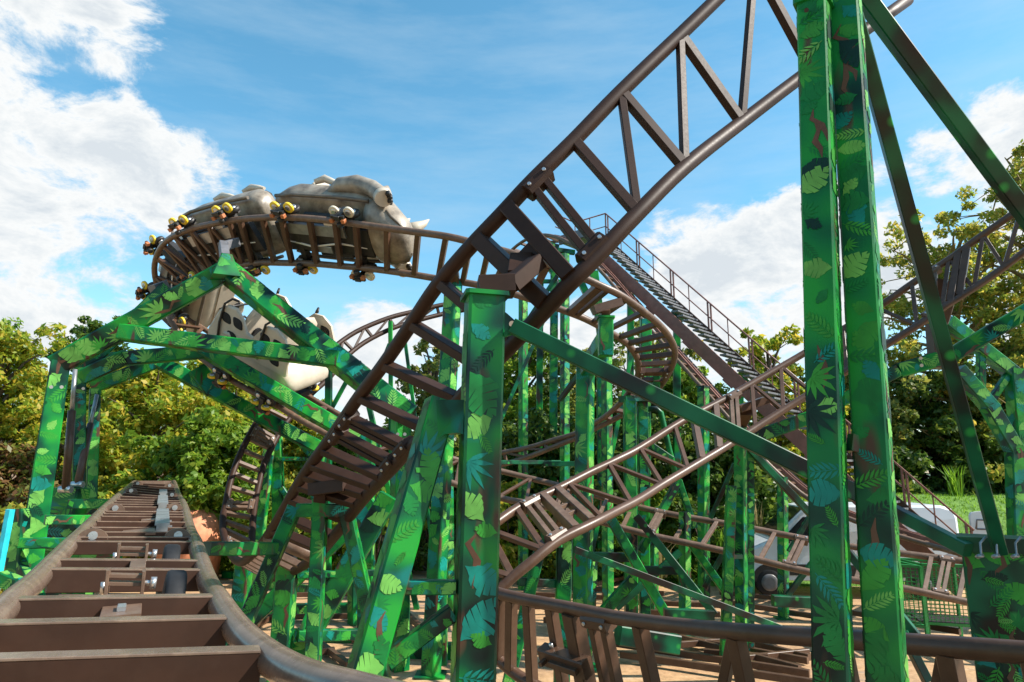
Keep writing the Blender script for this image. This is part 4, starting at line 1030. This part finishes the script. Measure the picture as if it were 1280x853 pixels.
# seams and open rear door
for x in (1.75, Lv-2.15):
    b = MB(); b.beam(vp(x, -.003, .8), vp(x, sdy(2)-.003, 2.0), .015, .012, up=sy); b.build('door_seam', M['dark'], van)
b = MB(); b.beam(vp(-.01, .12, .6), vp(-.01, .12, 2.0), .05, 1.6, up=sy); 
panel([vp(-.004, y, z) for y, z in ((.12, .6), (.2, 2.0), (1.7, 2.0), (1.78, .6))], 'load_bay', 'dark')
dp0 = Pz(1206, 17.5, .75); dp1 = Pz(1246, 17.2, .75); dx = (dp1-dp0)
q = lambda u, z: dp0+dx*u+V((0, 0, z))
b = MB(); o = [q(u, z) for u, z in ((0, -.1), (0, 1.18), (.06, 1.26), (.70, 1.32), (.80, 1.25), (1.0, .2), (1.0, -.1))]
b.loft([[p+V((0, .07, 0)) for p in o], o])
for i in range(len(b.sm)): b.sm[i] = False
dr = b.build('rear_door', M['van'], van)
b = MB()
for u0, u1, z0, z1 in ((.14, .62, .86, 1.08), (.16, .72, .25, .66)):
    pts = [q(u0, z0), q(u0+.05, z1), q(u1-.03, z1), q(u1, z0)]
    b.tube(pts+[pts[0]], .022, 6)
b.build('door_pressing', M['grey'], dr)
# ---------------------------------------------------------------- mesh crates
for i, (x0, x1, lab) in enumerate(((1095, 1137, 'green wire mesh crate right behind the twin posts, the smaller part showing'), (1139, 1212, 'green wire mesh crate beside the painted anchor box'))):
    a, c_ = Pz(x0, 12.9, .35), Pz(x1, 12.6, .35); r = thing('mesh_crate', lab, 'crate', V((a.x, a.y, 0)), 'green mesh crates')
    H = 1.0; ex = (c_-a); n = V((0, 1, 0)); b = MB()
    for dy in (0, .8):
        for z in (0, H): b.beam(a+n*dy+V((0, 0, z)), c_+n*dy+V((0, 0, z)), .05, .05)
        for p in (a, c_): b.beam(p+n*dy+V((0, 0, -.35)), p+n*dy+V((0, 0, H)), .05, .05)
    for p in (a, c_):
        for z in (0, H): b.beam(p+V((0, 0, z)), p+n*.8+V((0, 0, z)), .04, .04)
    b.build('frame', M['green'], r)
    b = MB(); k = int(ex.length/.07)
    for dy in (0, .8):
        for j in range(1, k): p = a+ex*(j/k)+n*dy; b.beam(p, p+V((0, 0, H)), .01, .01, c=.001)
        for j in range(1, 15): b.beam(a+n*dy+V((0, 0, H*j/15)), c_+n*dy+V((0, 0, H*j/15)), .01, .01, c=.001)
    for j in (1, 14): b.beam(a+V((0, 0, H*j/15)), a+n*.8+V((0, 0, H*j/15)), .01, .01, c=.001)
    b.build('wire_mesh', M['green'], r)
    b = MB(); b.beam(a+n*.4+V((0, 0, .02)), c_+n*.4+V((0, 0, .02)), .8, .03); b.build('floor_panel', M['dark'], r)
# ---------------------------------------------------------------- small things
b = MB(); b.beam(P(13, 637, 9.0), P(3, 690, 9.0), .09, .09, c=.02); b2 = V(P(3, 690, 9.0)); b.beam(P(3, 690, 9.0), toground(P(13, 637, 9.0), P(3, 690, 9.0)), .088, .088, c=.02)
tag(b.build('painted_post', M['cyan']), 'bright cyan leaning post at the left edge', 'post')
b = MB(); p = P(64, 633, 13.5); b.beam(p, V((p.x-.15, p.y, 0)), .12, .12, c=.02); tag(b.build('painted_post', M['pink']), 'pink post half hidden behind the front arch leg', 'post')
b = MB(); c = G(240, 652, .0); c = P(238, 640, 20); c.z = 0
rg = [[V((c.x+.95*s*math.cos(a), c.y+.95*s*math.sin(a), z)) for a in [2*math.pi*k/18 for k in range(18)]] for z, s in ((0, .9), (1.2, 1), (1.65, .92), (1.95, .65), (2.1, .2))]
b.loft(rg); tag(b.build('play_dome', M['terracotta']), 'terracotta rounded dome in front of the clipped hedge', 'dome')
# wooden hut
c = P(674, 645, 24); c.z = 0; hut = thing('wooden_hut', 'small wooden hut with teal roof seen far back under the lattice track', 'hut', c)
b = MB(); b.beam(c+V((0, 0, 0)), c+V((0, 0, 2.2)), 1.5, 1.5, c=.02); b.build('wall', M['wood'], hut)
b = MB(); b.beam(c+V((-.95, 0, 2.25)), c+V((.95, 0, 2.25)), 1.9, .10, c=.01); b.loft([[c+V((x, y, 2.32)) for x, y in ((-.95, -.95), (.95, -.95), (.95, .95), (-.95, .95))], [c+V((x, y, 2.75)) for x, y in ((-.5, -.1), (.5, -.1), (.5, .1), (-.5, .1))]]); b.build('roof', M['roofteal'], hut)
b = MB(); b.beam(c+V((-.2, -.77, 0)), c+V((-.2, -.77, 1.9)), .7, .04, up=V((0, 1, 0))); b.build('door', M['bark'], hut)
# fence behind the thick post
fr = thing('wooden_fence', 'low brown wooden board fence far back left of the thick middle post', 'fence', V((P(500, 640, 23).x, 23, 0)))
for k in range(7):
    p = V((P(470, 640, 23).x+.75*k, 23, 0)); b = MB(); b.beam(p, p+V((0, 0, 1.9)), .1, .1); b.build('post', M['bark'], fr)
b = MB()
for k in range(30):
    p = V((P(470, 640, 23).x+.15*k+.07, 23.07, .1)); b.beam(p, p+V((0, 0, 1.6+.03*(k % 3))), .13, .02, up=V((0, 1, 0)))
b.build('boards', M['wood'], fr)
b = MB(); c = P(493, 628, 12.0); b.box(c, V((1, 0, 0)), V((0, 1, 0)), V((0, 0, 1)), .13, .06, .13, .01); b.beam(c, V((c.x, c.y+.05, 0)), .04, .04); tag(b.build('junction_box', M['white']), 'small white square junction box on a thin stem near the raking leg', 'box')
# ---------------------------------------------------------------- ground
b = MB(); R = 1500
b.add([(-R, -R, 0), (R, -R, 0), (R, R, 0), (-R, R, 0)], [(0, 1, 2, 3)])
tag(b.build('ground', M['ground']), kind='structure')
def sst(a): a = min(max(a, 0), 1); return a*a*(3-2*a)
def lawn_h(x, y):
    h = 2.25*sst((y-18.9)/3.2)*sst((x-2.0)/6.5)
    h += .12*mnoise.noise((x*.35, y*.35, 0))*sst((y-19)/3)*sst((x-3)/4)
    return h-.03
b = MB(); nx, ny = 90, 60; X0, X1, Y0, Y1 = 2.5, 40, 18.6, 48
vs = [(X0+(X1-X0)*i/nx, Y0+(Y1-Y0)*j/ny, lawn_h(X0+(X1-X0)*i/nx, Y0+(Y1-Y0)*j/ny)) for j in range(ny+1) for i in range(nx+1)]
fs = [(j*(nx+1)+i, j*(nx+1)+i+1, (j+1)*(nx+1)+i+1, (j+1)*(nx+1)+i) for j in range(ny) for i in range(nx)]
b.add(vs, fs, 0, True); tag(b.build('lawn', M['lawn']), kind='structure')
rng = np.random.default_rng(5)
def quads_mesh(name, vv, mat, parent=None, tri=False):
    k = 3 if tri else 4
    n = len(vv)//k; me = bpy.data.meshes.new(name)
    me.vertices.add(len(vv)); me.vertices.foreach_set('co', np.asarray(vv, dtype=np.float32).ravel())
    me.loops.add(n*k); me.loops.foreach_set('vertex_index', np.arange(n*k, dtype=np.int32))
    me.polygons.add(n); me.polygons.foreach_set('loop_start', np.arange(0, n*k, k, dtype=np.int32)); me.polygons.foreach_set('loop_total', np.full(n, k, dtype=np.int32))
    me.materials.append(mat); me.update(calc_edges=True); me.validate()
    o = bpy.data.objects.new(name, me); COL.objects.link(o)
    if parent: o.parent = parent
    return o
def blades(n, xs, ys, zf, h0, h1, w):
    out = np.zeros((n*3, 3))
    for i in range(n):
        x, y = xs(), ys(); z = zf(x, y); a = rng.uniform(0, 6.28); h = rng.uniform(h0, h1); t = rng.normal(0, .35, 2)*h
        out[i*3] = (x-w*math.cos(a), y-w*math.sin(a), z-.02); out[i*3+1] = (x+w*math.cos(a), y+w*math.sin(a), z-.02); out[i*3+2] = (x+t[0], y+t[1], z+h)
    return out
gb = blades(42000, lambda: rng.uniform(3.5, 26), lambda: 18.8+abs(rng.normal(0, 2.2)), lawn_h, .03, .085, .014)
tag(quads_mesh('grass', gb, FOL['grass'], tri=True), 'short bright green grass growing on the sunlit bank behind the van', 'grass', kind='stuff')
# ---------------------------------------------------------------- trees
def leaf_cloud(clusters, per, size, flat=.0, droop=0):
    """clusters: list of (centre, radius); returns quads, leaf faces scattered in shells around twig ends"""
    cs = np.array([c for c, r in clusters]); rs = np.array([r for c, r in clusters])
    n = len(cs)*per; idx = np.repeat(np.arange(len(cs)), per)
    d = rng.normal(0, 1, (n, 3)); d /= np.linalg.norm(d, axis=1)[:, None]+1e-9
    rad = rs[idx]*rng.uniform(.25, 1.0, n)**.6
    c = cs[idx]+d*rad[:, None]*np.array([1, 1, .72])
    nrm = d*.55+rng.normal(0, .6, (n, 3))+np.array([0, 0, .45]); nrm /= np.linalg.norm(nrm, axis=1)[:, None]+1e-9
    a = np.cross(nrm, rng.normal(0, 1, (n, 3))); a /= np.linalg.norm(a, axis=1)[:, None]+1e-9
    if droop: a[:, 2] -= droop; a /= np.linalg.norm(a, axis=1)[:, None]+1e-9
    bb = np.cross(nrm, a); bb /= np.linalg.norm(bb, axis=1)[:, None]+1e-9
    s = size*rng.uniform(.6, 1.35, n)
    L_, W_ = (a*s[:, None]), (bb*(s*.5)[:, None])
    q = np.stack([c-L_, c-W_, c+L_, c+W_], 1).reshape(-1, 3)
    return q
def tree(px, topy, d, wpx, fol, label, dens=1.0, leaf=.112, base=.0, sparse=0, bark='bark', squash=1.0, group=None, droop=0, seed=None, low=.12, full=0):
    sd = random.Random(seed if seed is not None else int(px*7+d*13)); 
    top = P(px, topy, d); z0 = base; H = top.z-z0; W = wpx/FPX*d
    root = thing('tree', label, 'tree', (top.x, top.y, z0), group)
    o = V((top.x, top.y, z0))
    b = MB(); tr = max(.09, H*.022)
    pts = []; x = y = 0
    for i in range(7):
        f = i/6; pts.append(o+V((x, y, H*.82*f-.05))); x += sd.uniform(-.05, .05)*H*.25; y += sd.uniform(-.05, .05)*H*.25
    b.tube(pts, [tr*(1.25 if i == 0 else 1-.13*i) for i in range(7)], 9)
    clusters = []; 
    nl = int(26*(1.0 if not sparse else .9)*(1.75 if full else 1))
    def env(f):   # crown half width at height fraction
        return max(.12, math.sin(math.pi*min(1, (f*.86+.10)))**.7)
    for i in range(nl):
        f = low+(.97-low)*(i+.5)/nl; ang = i*2.4+sd.uniform(-.5, .5)
        st = pts[min(6, max(0, int(f*6)))]; st = V((st.x, st.y, z0+H*max(.05, f*.85-.04)))
        R_ = W/2*env(f)*sd.uniform(.72, 1.12)
        en = o+V((math.cos(ang)*R_, math.sin(ang)*R_*.85, H*f*squash+sd.uniform(-.03, .04)*H))
        md = st.lerp(en, .5)+V((0, 0, sd.uniform(0, .06)*H)); k = [st, st.lerp(md, .5)+V((0, 0, .02*H)), md, md.lerp(en, .55)+V((0, 0, .01*H)), en]
        b.tube(k, [tr*.42, tr*.33, tr*.24, tr*.15, tr*.05], 6)
        nc = 9 if not sparse else 7
        for j in range(nc):
            g = .35+.65*(j+sd.random())/nc; p = st.lerp(en, g) if g < .5 else md.lerp(en, (g-.5)*2)
            sp = W*.10+.25
            c = p+V((sd.gauss(0, sp), sd.gauss(0, sp), sd.gauss(0, sp*.7)))
            if c.z > z0+H*1.0: c.z = z0+H*sd.uniform(.9, 1.0)
            if c.z < z0+.25: c.z = z0+sd.uniform(.2, .6)
            r = sd.uniform(.32, .62)*(.45+W*.085)*(1 if not sparse else .8)
            clusters.append(((c.x-o.x, c.y-o.y, c.z-o.z), r))
            if sparse and j % 2 == 0: b.tube([p, p.lerp(c, .5)+V((0, 0, .04)), c], [tr*.12, tr*.08, tr*.03], 4)
    b.build('trunk', M[bark], root)
    per = int((92 if not sparse else 44)*dens)
    q = leaf_cloud(clusters, per, leaf, droop=droop)
    cr_ = quads_mesh('crown', q, FOL[fol], root); return root
GL = 'trees behind the coaster'
TREES = [
 (18, 402, 25, 130, 'yellow', 'round yellowing tree at the far left edge', {}), (-55, 390, 27, 150, 'green', 'green tree half cut off by the left edge', {}),
 (128, 396, 30, 110, 'dark', 'dark tree whose top shows above the front green arch beam', {}), (70, 470, 27, 100, 'green', 'green tree filling the gap left of the arch posts', {}),
 (205, 450, 23, 200, 'yellow', 'broad bright yellow green tree seen through the green arches', {'dens': 1.25}), (300, 470, 26, 130, 'yellow', 'yellowing tree left of the curved ladder track', {}),
 (265, 520, 21, 120, 'green', 'low leafy tree just above the clipped hedge', {}),
 (372, 500, 26, 120, 'yellow', 'golden tipped tree right of the curved ladder track', {}), (440, 530, 25, 110, 'green', 'green tree behind the crossing track and the trestle', {}),
 (540, 418, 24, 75, 'olive', 'thin sparse tree left of the thick middle post', {'sparse': 1}), (505, 540, 26, 110, 'dark', 'dark low tree behind the bright plate topped post', {}),
 (655, 412, 27, 150, 'green', 'green tree right of the thick middle post', {}), (730, 440, 26, 130, 'olive', 'olive tree behind the sunlit masts', {}), (690, 520, 22, 150, 'dark', 'dark shaded tree behind the masts, low down', {}),
 (815, 395, 25, 110, 'olive', 'light feathery tree behind the spiral loop', {'sparse': 1, 'droop': .6}), (860, 455, 24, 130, 'green', 'green tree between the lift chain and the staircase', {}),
 (800, 530, 22, 150, 'dark', 'dark tree behind the twin post frame', {}), (900, 540, 22, 160, 'dark', 'dark tree behind the lattice track post', {}), (965, 412, 23, 78, 'yellow', 'small golden tree left of the twin posts beside the stair handrail', {'sparse': 1, 'dens': 1.5}),
 (1000, 500, 24, 130, 'yellow', 'yellow green tree right behind the lattice track near the twin posts', {}), (1075, 560, 25, 130, 'dark', 'dark tree behind the twin posts above the van', {'base': 1.2}),
 (1175, 275, 27, 235, 'autumn', 'tall sparse golden willow standing right of the twin posts', {'sparse': 1, 'droop': .5, 'bark': 'barky', 'leaf': .11, 'dens': 2.0, 'base': 1.9, 'full': 1}),
 (1275, 185, 26.5, 190, 'autumn', 'tallest golden willow, leaning in at the right edge', {'sparse': 1, 'droop': .5, 'bark': 'barky', 'leaf': .11, 'dens': 2.1, 'base': 1.9, 'full': 1}),
 (1150, 470, 27.5, 190, 'dark', 'broad dark green tree above the van roof', {'base': 1.8, 'dens': 1.2}), (1255, 480, 28, 190, 'dark', 'dark green tree above the lawn at the right edge', {'base': 1.8, 'dens': 1.2}), (1350, 420, 26, 200, 'olive', 'olive tree beyond the right edge of the lawn', {'base': 2}),
 (20, 560, 22, 100, 'red', 'rusty reddish low tree at the left edge', {}),
 (590, 500, 29, 160, 'green', 'green tree hidden mostly behind the thick middle post', {}), (1060, 440, 27, 120, 'olive', 'olive tree glimpsed just between and beside the twin posts', {'base': 1}),
]
for (px, ty, d, w, f, lab, o) in TREES: tree(px, ty, d, w, f, lab, group=GL, **o)
def shrub(px, topy, d, wpx, fol, label, name='shrub', cat='shrub', base=0, leaf=.10, n=46, per=70, group=None):
    top = P(px, topy, d); H = top.z-base; W = wpx/FPX*d; root = thing(name, label, cat, (top.x, top.y, base), group)
    sd = random.Random(int(px*3+d)); cl = []; b = MB()
    for i in range(n):
        a = sd.uniform(0, 6.28); r = W/2*math.sqrt(sd.random()); z = H*sd.uniform(.12, .95)*(1-.45*(2*r/W)**2)
        c = V((r*math.cos(a), r*math.sin(a)*.7, z)); cl.append((tuple(c), sd.uniform(.18, .32)*(.5+H*.25)))
        if i % 3 == 0: b.tube([V((top.x, top.y, base))+V((c.x*.15, c.y*.15, 0)), V((top.x, top.y, base))+c*.6, V((top.x, top.y, base))+c], [.035, .025, .008], 5)
    b.build('stem', M['bark'], root); quads_mesh('foliage', leaf_cloud(cl, per, leaf), FOL[fol], root); return root
GSH = 'shrubs along the tree line'
for (px, ty, d, w, f, lab, o) in [
 (10, 600, 17.5, 70, 'autumn', 'rust tinged shrub at the left edge behind the cyan post', {}), (55, 585, 20, 110, 'red', 'dark reddish shrub behind the front arch leg', {}), (110, 600, 19, 90, 'yellow', 'yellow green shrub between the arch posts', {}), (165, 590, 20, 110, 'yellow', 'bright yellow green shrub beyond the far end of the brake run', {}),
 (340, 590, 20, 90, 'green', 'green shrub behind the curved ladder track', {}), (400, 570, 22, 130, 'yellow', 'yellow green shrub behind the trestle', {}), (470, 590, 21, 120, 'green', 'green shrub behind the crossing track foot', {}), (545, 590, 22, 120, 'dark', 'dark shrub behind the leaning pale post', {}),
 (640, 590, 20, 110, 'yellow', 'yellow green shrub just right of the thick middle post', {}), (720, 580, 20.5, 130, 'dark', 'dark shrub behind the sunlit masts', {}), (800, 590, 20, 130, 'green', 'green shrub behind the twin post frame', {}), (880, 570, 20.5, 140, 'dark', 'dark shrub left of the van behind the trestles', {}), (970, 565, 25, 150, 'dark', 'dark shrub above the van bonnet', {'base': 1.8}), (1060, 570, 25, 140, 'dark', 'dark shrub directly behind the twin posts', {'base': 1.6}),
 (1140, 580, 27, 170, 'dark', 'dark shrub at the top of the lawn above the van', {'base': 2.0}), (1230, 580, 27.5, 170, 'dark', 'dark shrub at the top of the lawn by the right edge', {'base': 2.0})]:
    shrub(px, ty, d, w, f, lab, group=GSH, **o)
# clipped hedge
c0, c1 = P(212, 612, 21), P(318, 612, 21.5); hz0 = c0.z
root = thing('hedge', 'clipped bright yellow green hedge behind the far end of the brake run', 'hedge', ((c0.x+c1.x)/2, 21.5, 0))
cl = []
for i in range(160):
    x = rng.uniform(c0.x, c1.x)-(c0.x+c1.x)/2; cl.append(((x, rng.uniform(-.5, .5), rng.uniform(.15, hz0-.15)), .26))
b = MB(); b.beam(V(((c0.x+c1.x)/2-1.2, 21.5, 0)), V(((c0.x+c1.x)/2-1.2, 21.5, hz0*.7)), .1, .1); b.beam(V(((c0.x+c1.x)/2+.8, 21.5, 0)), V(((c0.x+c1.x)/2+.8, 21.5, hz0*.7)), .1, .1); b.build('stem', M['bark'], root)
quads_mesh('foliage', leaf_cloud(cl, 150, .055), FOL['hedge'], root)
# distant wood that reads as one mass
cl = []
for i in range(520):
    x = rng.uniform(-60, 70); y = 36+rng.uniform(-2, 4); h = 5.2+1.4*math.sin(x*.21)+1.1*math.sin(x*.53+1)
    cl.append(((x, y, rng.uniform(.3, h)), rng.uniform(.7, 1.3)))
tag(quads_mesh('distant_wood', leaf_cloud(cl, 75, .22), FOL['dark']), 'far dark wood closing off the view behind the separate trees', 'wood', kind='stuff')
# tall grass tufts
def tuft(px, by, d, h, fol, label, n=70, spread=.25, base=None):
    p = P(px, by, d); root = p if base is None else V((p.x, p.y, base)); out = []
    for i in range(n):
        a = rng.uniform(0, 6.28); l = h*rng.uniform(.5, 1); t = rng.uniform(.1, .55)*l; w = .018
        q0 = np.array([rng.normal(0, spread*.4), rng.normal(0, spread*.4), 0]); dr = np.array([math.cos(a), math.sin(a), 0]); sd = np.array([-math.sin(a), math.cos(a), 0])*w
        m = q0+dr*t*.35+np.array([0, 0, l*.65]); e = q0+dr*t+np.array([0, 0, l*.95])
        out += [q0-sd, q0+sd, m+sd, m-sd, m-sd, m+sd, e+sd*.1, e-sd*.1]
    o = quads_mesh('grass_tuft', np.array(out), FOL[fol]); o.location = root; tag(o, label, 'grass tuft', 'tall grass tufts')
tuft(1196, 620, 22.3, 1.1, 'grass', 'tall bright green grass tuft standing on top of the lawn bank', 60)
tuft(820, 722, 17, 1.1, 'straw', 'dry straw coloured tuft among the trestles', 60)
tuft(940, 665, 19.5, .9, 'straw', 'dry pale tuft left of the van windscreen', 50)
tuft(905, 690, 19, .7, 'grass', 'low green tuft on the grass left of the van', 50)
# unseen trees added right of and behind the viewpoint to shade the foreground
def offtree(x, y, H, W, label, fol='green', sd=1):
    p = V((x, y, 0)); root = thing('tree', label, 'tree', p, 'shade trees added out of view'); r = random.Random(sd); b = MB(); cl = []
    b.tube([p, p+V((0, 0, H*.5)), p+V((.2, .1, H*.85))], [.28, .2, .06], 9)
    for i in range(110):
        a = r.uniform(0, 6.28); z = H*r.uniform(.30, 1); rr = W/2*math.sqrt(r.random())*math.sin(math.pi*min(.97, (z/H-.2)*1.1))**.6
        cl.append(((rr*math.cos(a), rr*math.sin(a), z), r.uniform(.45, .8)))
        if i % 5 == 0: b.tube([p+V((0, 0, z*.7)), p+V(cl[-1][0])], [.07, .02], 5)
    b.build('trunk', M['bark'], root); quads_mesh('crown', leaf_cloud(cl, 120, .16), FOL[fol], root)
SHADE = True
if SHADE:
    offtree(-4.5, -6.5, 11, 8, 'shade tree added out of view behind the viewpoint on the left', sd=7)
    offtree(9.5, 1.2, 8.0, 4.6, 'green shade tree added out of view to the right of the twin posts', sd=3)
    offtree(10.5, 4.2, 9.5, 4.0, 'green shade tree added out of view right of the painted anchor box', sd=4)
# ---------------------------------------------------------------- sky and sun
SUN = V((.86, -.14, .80)).normalized(); el = math.asin(SUN.z); rot = math.atan2(SUN.x, SUN.y)
w = bpy.data.worlds.new('World'); S.world = w; w.use_nodes = True; nt = w.node_tree; nt.nodes.clear()
out = nt.nodes.new('ShaderNodeOutputWorld'); bg = nt.nodes.new('ShaderNodeBackground'); L(nt, bg.outputs[0], out.inputs[0])
sky = nt.nodes.new('ShaderNodeTexSky'); sky.sky_type = 'NISHITA'; sky.sun_disc = False; sky.sun_elevation = el; sky.sun_rotation = rot
sky.air_density = 1.0; sky.dust_density = .6; sky.ozone_density = 2.2
bg.inputs['Strength'].default_value = .10
tc = nt.nodes.new('ShaderNodeTexCoord'); dirv = tc.outputs['Generated']
hs = nt.nodes.new('ShaderNodeHueSaturation'); hs.inputs['Saturation'].default_value = 1.2; hs.inputs['Value'].default_value = 1.36; hs.inputs['Hue'].default_value = .475
L(nt, sky.outputs[0], hs.inputs['Color'])
BL = [(30, 20, 75, .95), (110, 5, 85, .95), (175, 25, 45, .7), (-30, 60, 60, .8), (40, 190, 90, 1.0), (120, 205, 95, 1), (205, 225, 75, .9), (262, 232, 45, .75), (20, 150, 60, .7), (-60, 200, 150, 1), (30, 330, 65, .8), (110, 318, 65, .8), (160, 312, 35, .6), (20, 385, 95, .9), (120, 375, 60, .6), (-100, 330, 120, 1),
      (880, 335, 80, 1.0), (960, 310, 75, 1.0), (840, 300, 45, .8), (1000, 290, 60, 1), (990, 380, 90, 1), (920, 410, 85, .95), (1080, 330, 90, 1), (1060, 275, 50, .75), (1130, 330, 70, .8), (1175, 205, 45, .85), (1265, 170, 60, 1.0), (1235, 195, 45, .85), (1340, 190, 90, 1), (690, 420, 90, .7), (570, 440, 80, .75), (1105, 240, 40, .6), (480, 460, 110, .8), (760, 440, 90, .8), (-200, 200, 200, 1), (1500, 300, 200, 1), (600, 500, 160, .7), (820, 470, 100, .9), (400, 480, 120, .6)]
acc = None
for (px, py, rp, st) in BL:
    c = ray(px, py).normalized(); ang = rp/FPX
    d_ = nt.nodes.new('ShaderNodeVectorMath'); d_.operation = 'DOT_PRODUCT'; L(nt, dirv, d_.inputs[0]); d_.inputs[1].default_value = c
    mr = nt.nodes.new('ShaderNodeMapRange'); mr.interpolation_type = 'SMOOTHSTEP'; mr.inputs[1].default_value = math.cos(ang*1.15); mr.inputs[2].default_value = 1.0-(1-math.cos(ang*.15)); mr.inputs[3].default_value = 0; mr.inputs[4].default_value = st
    L(nt, d_.outputs['Value'], mr.inputs[0])
    if acc is None: acc = mr.outputs[0]
    else:
        mm = nt.nodes.new('ShaderNodeMath'); mm.operation = 'MAXIMUM'; L(nt, acc, mm.inputs[0]); L(nt, mr.outputs[0], mm.inputs[1]); acc = mm.outputs[0]
mp = nt.nodes.new('ShaderNodeMapping'); mp.inputs['Scale'].default_value = (1, 1, 1.9); L(nt, dirv, mp.inputs[0])
nz = nt.nodes.new('ShaderNodeTexNoise'); nz.inputs['Scale'].default_value = 8.0; nz.inputs['Detail'].default_value = 9; nz.inputs['Roughness'].default_value = .66; nz.inputs['Distortion'].default_value = .25; L(nt, mp.outputs[0], nz.inputs['Vector'])
def mth(op, a, b=None, c=None):
    m = nt.nodes.new('ShaderNodeMath'); m.operation = op
    for i, x in enumerate((a, b, c)):
        if x is None: continue
        if isinstance(x, (int, float)): m.inputs[i].default_value = x
        else: L(nt, x, m.inputs[i])
    return m.outputs[0]
dens = mth('ADD', acc, mth('MULTIPLY', mth('SUBTRACT', nz.outputs['Fac'], .52), 2.9))
cov = nt.nodes.new('ShaderNodeMapRange'); cov.interpolation_type = 'SMOOTHSTEP'; cov.inputs[1].default_value = .32; cov.inputs[2].default_value = .78; L(nt, dens, cov.inputs[0])
# only above the horizon, and no clouds where there is no blob
gate = nt.nodes.new('ShaderNodeMapRange'); gate.inputs[1].default_value = 0.0; gate.inputs[2].default_value = .25; L(nt, acc, gate.inputs[0])
covg = mth('MULTIPLY', cov.outputs[0], gate.outputs[0])
# thin high streaks
mp2 = nt.nodes.new('ShaderNodeMapping'); mp2.inputs['Scale'].default_value = (1.2, 2.0, 6.5); mp2.inputs['Rotation'].default_value = (.1, .25, 0); L(nt, dirv, mp2.inputs[0])
n2 = nt.nodes.new('ShaderNodeTexNoise'); n2.inputs['Scale'].default_value = 2.6; n2.inputs['Detail'].default_value = 8; n2.inputs['Roughness'].default_value = .62; L(nt, mp2.outputs[0], n2.inputs['Vector'])
ci = nt.nodes.new('ShaderNodeMapRange'); ci.inputs[1].default_value = .42; ci.inputs[2].default_value = .80; ci.inputs[4].default_value = .34; L(nt, n2.outputs['Fac'], ci.inputs[0])
skyc = mix(nt, ci.outputs[0], hs.outputs[0], (3.7, 4.6, 5.2))
sh = nt.nodes.new('ShaderNodeMapRange'); sh.inputs[1].default_value = .35; sh.inputs[2].default_value = 1.25; L(nt, dens, sh.inputs[0])
cc = ramp(nt, sh.outputs[0], [(0, (4.0, 4.7, 5.25)), (.3, (4.8, 5.15, 5.4)), (.5, (5.4, 5.5, 5.5)), (.75, (4.7, 4.95, 5.1)), (1, (4.0, 4.35, 4.65))])
fin = mix(nt, covg, skyc, cc.outputs[0]); L(nt, fin, bg.inputs['Color'])
sd_ = bpy.data.lights.new('sun', 'SUN'); sd_.energy = 5.0; sd_.angle = math.radians(.53); sd_.color = (1, .94, .84)
so = bpy.data.objects.new('sun', sd_); COL.objects.link(so); so.rotation_euler = SUN.to_track_quat('Z', 'Y').to_euler()
S.view_settings.view_transform = 'Standard'; S.view_settings.look = 'None'; S.view_settings.exposure = .85; S.view_settings.gamma = 1
S.render.engine = 'CYCLES'; S.cycles.max_bounces = 6; S.cycles.transparent_max_bounces = 6; S.cycles.use_denoising = True
S.render.resolution_x = 1024; S.render.resolution_y = 682
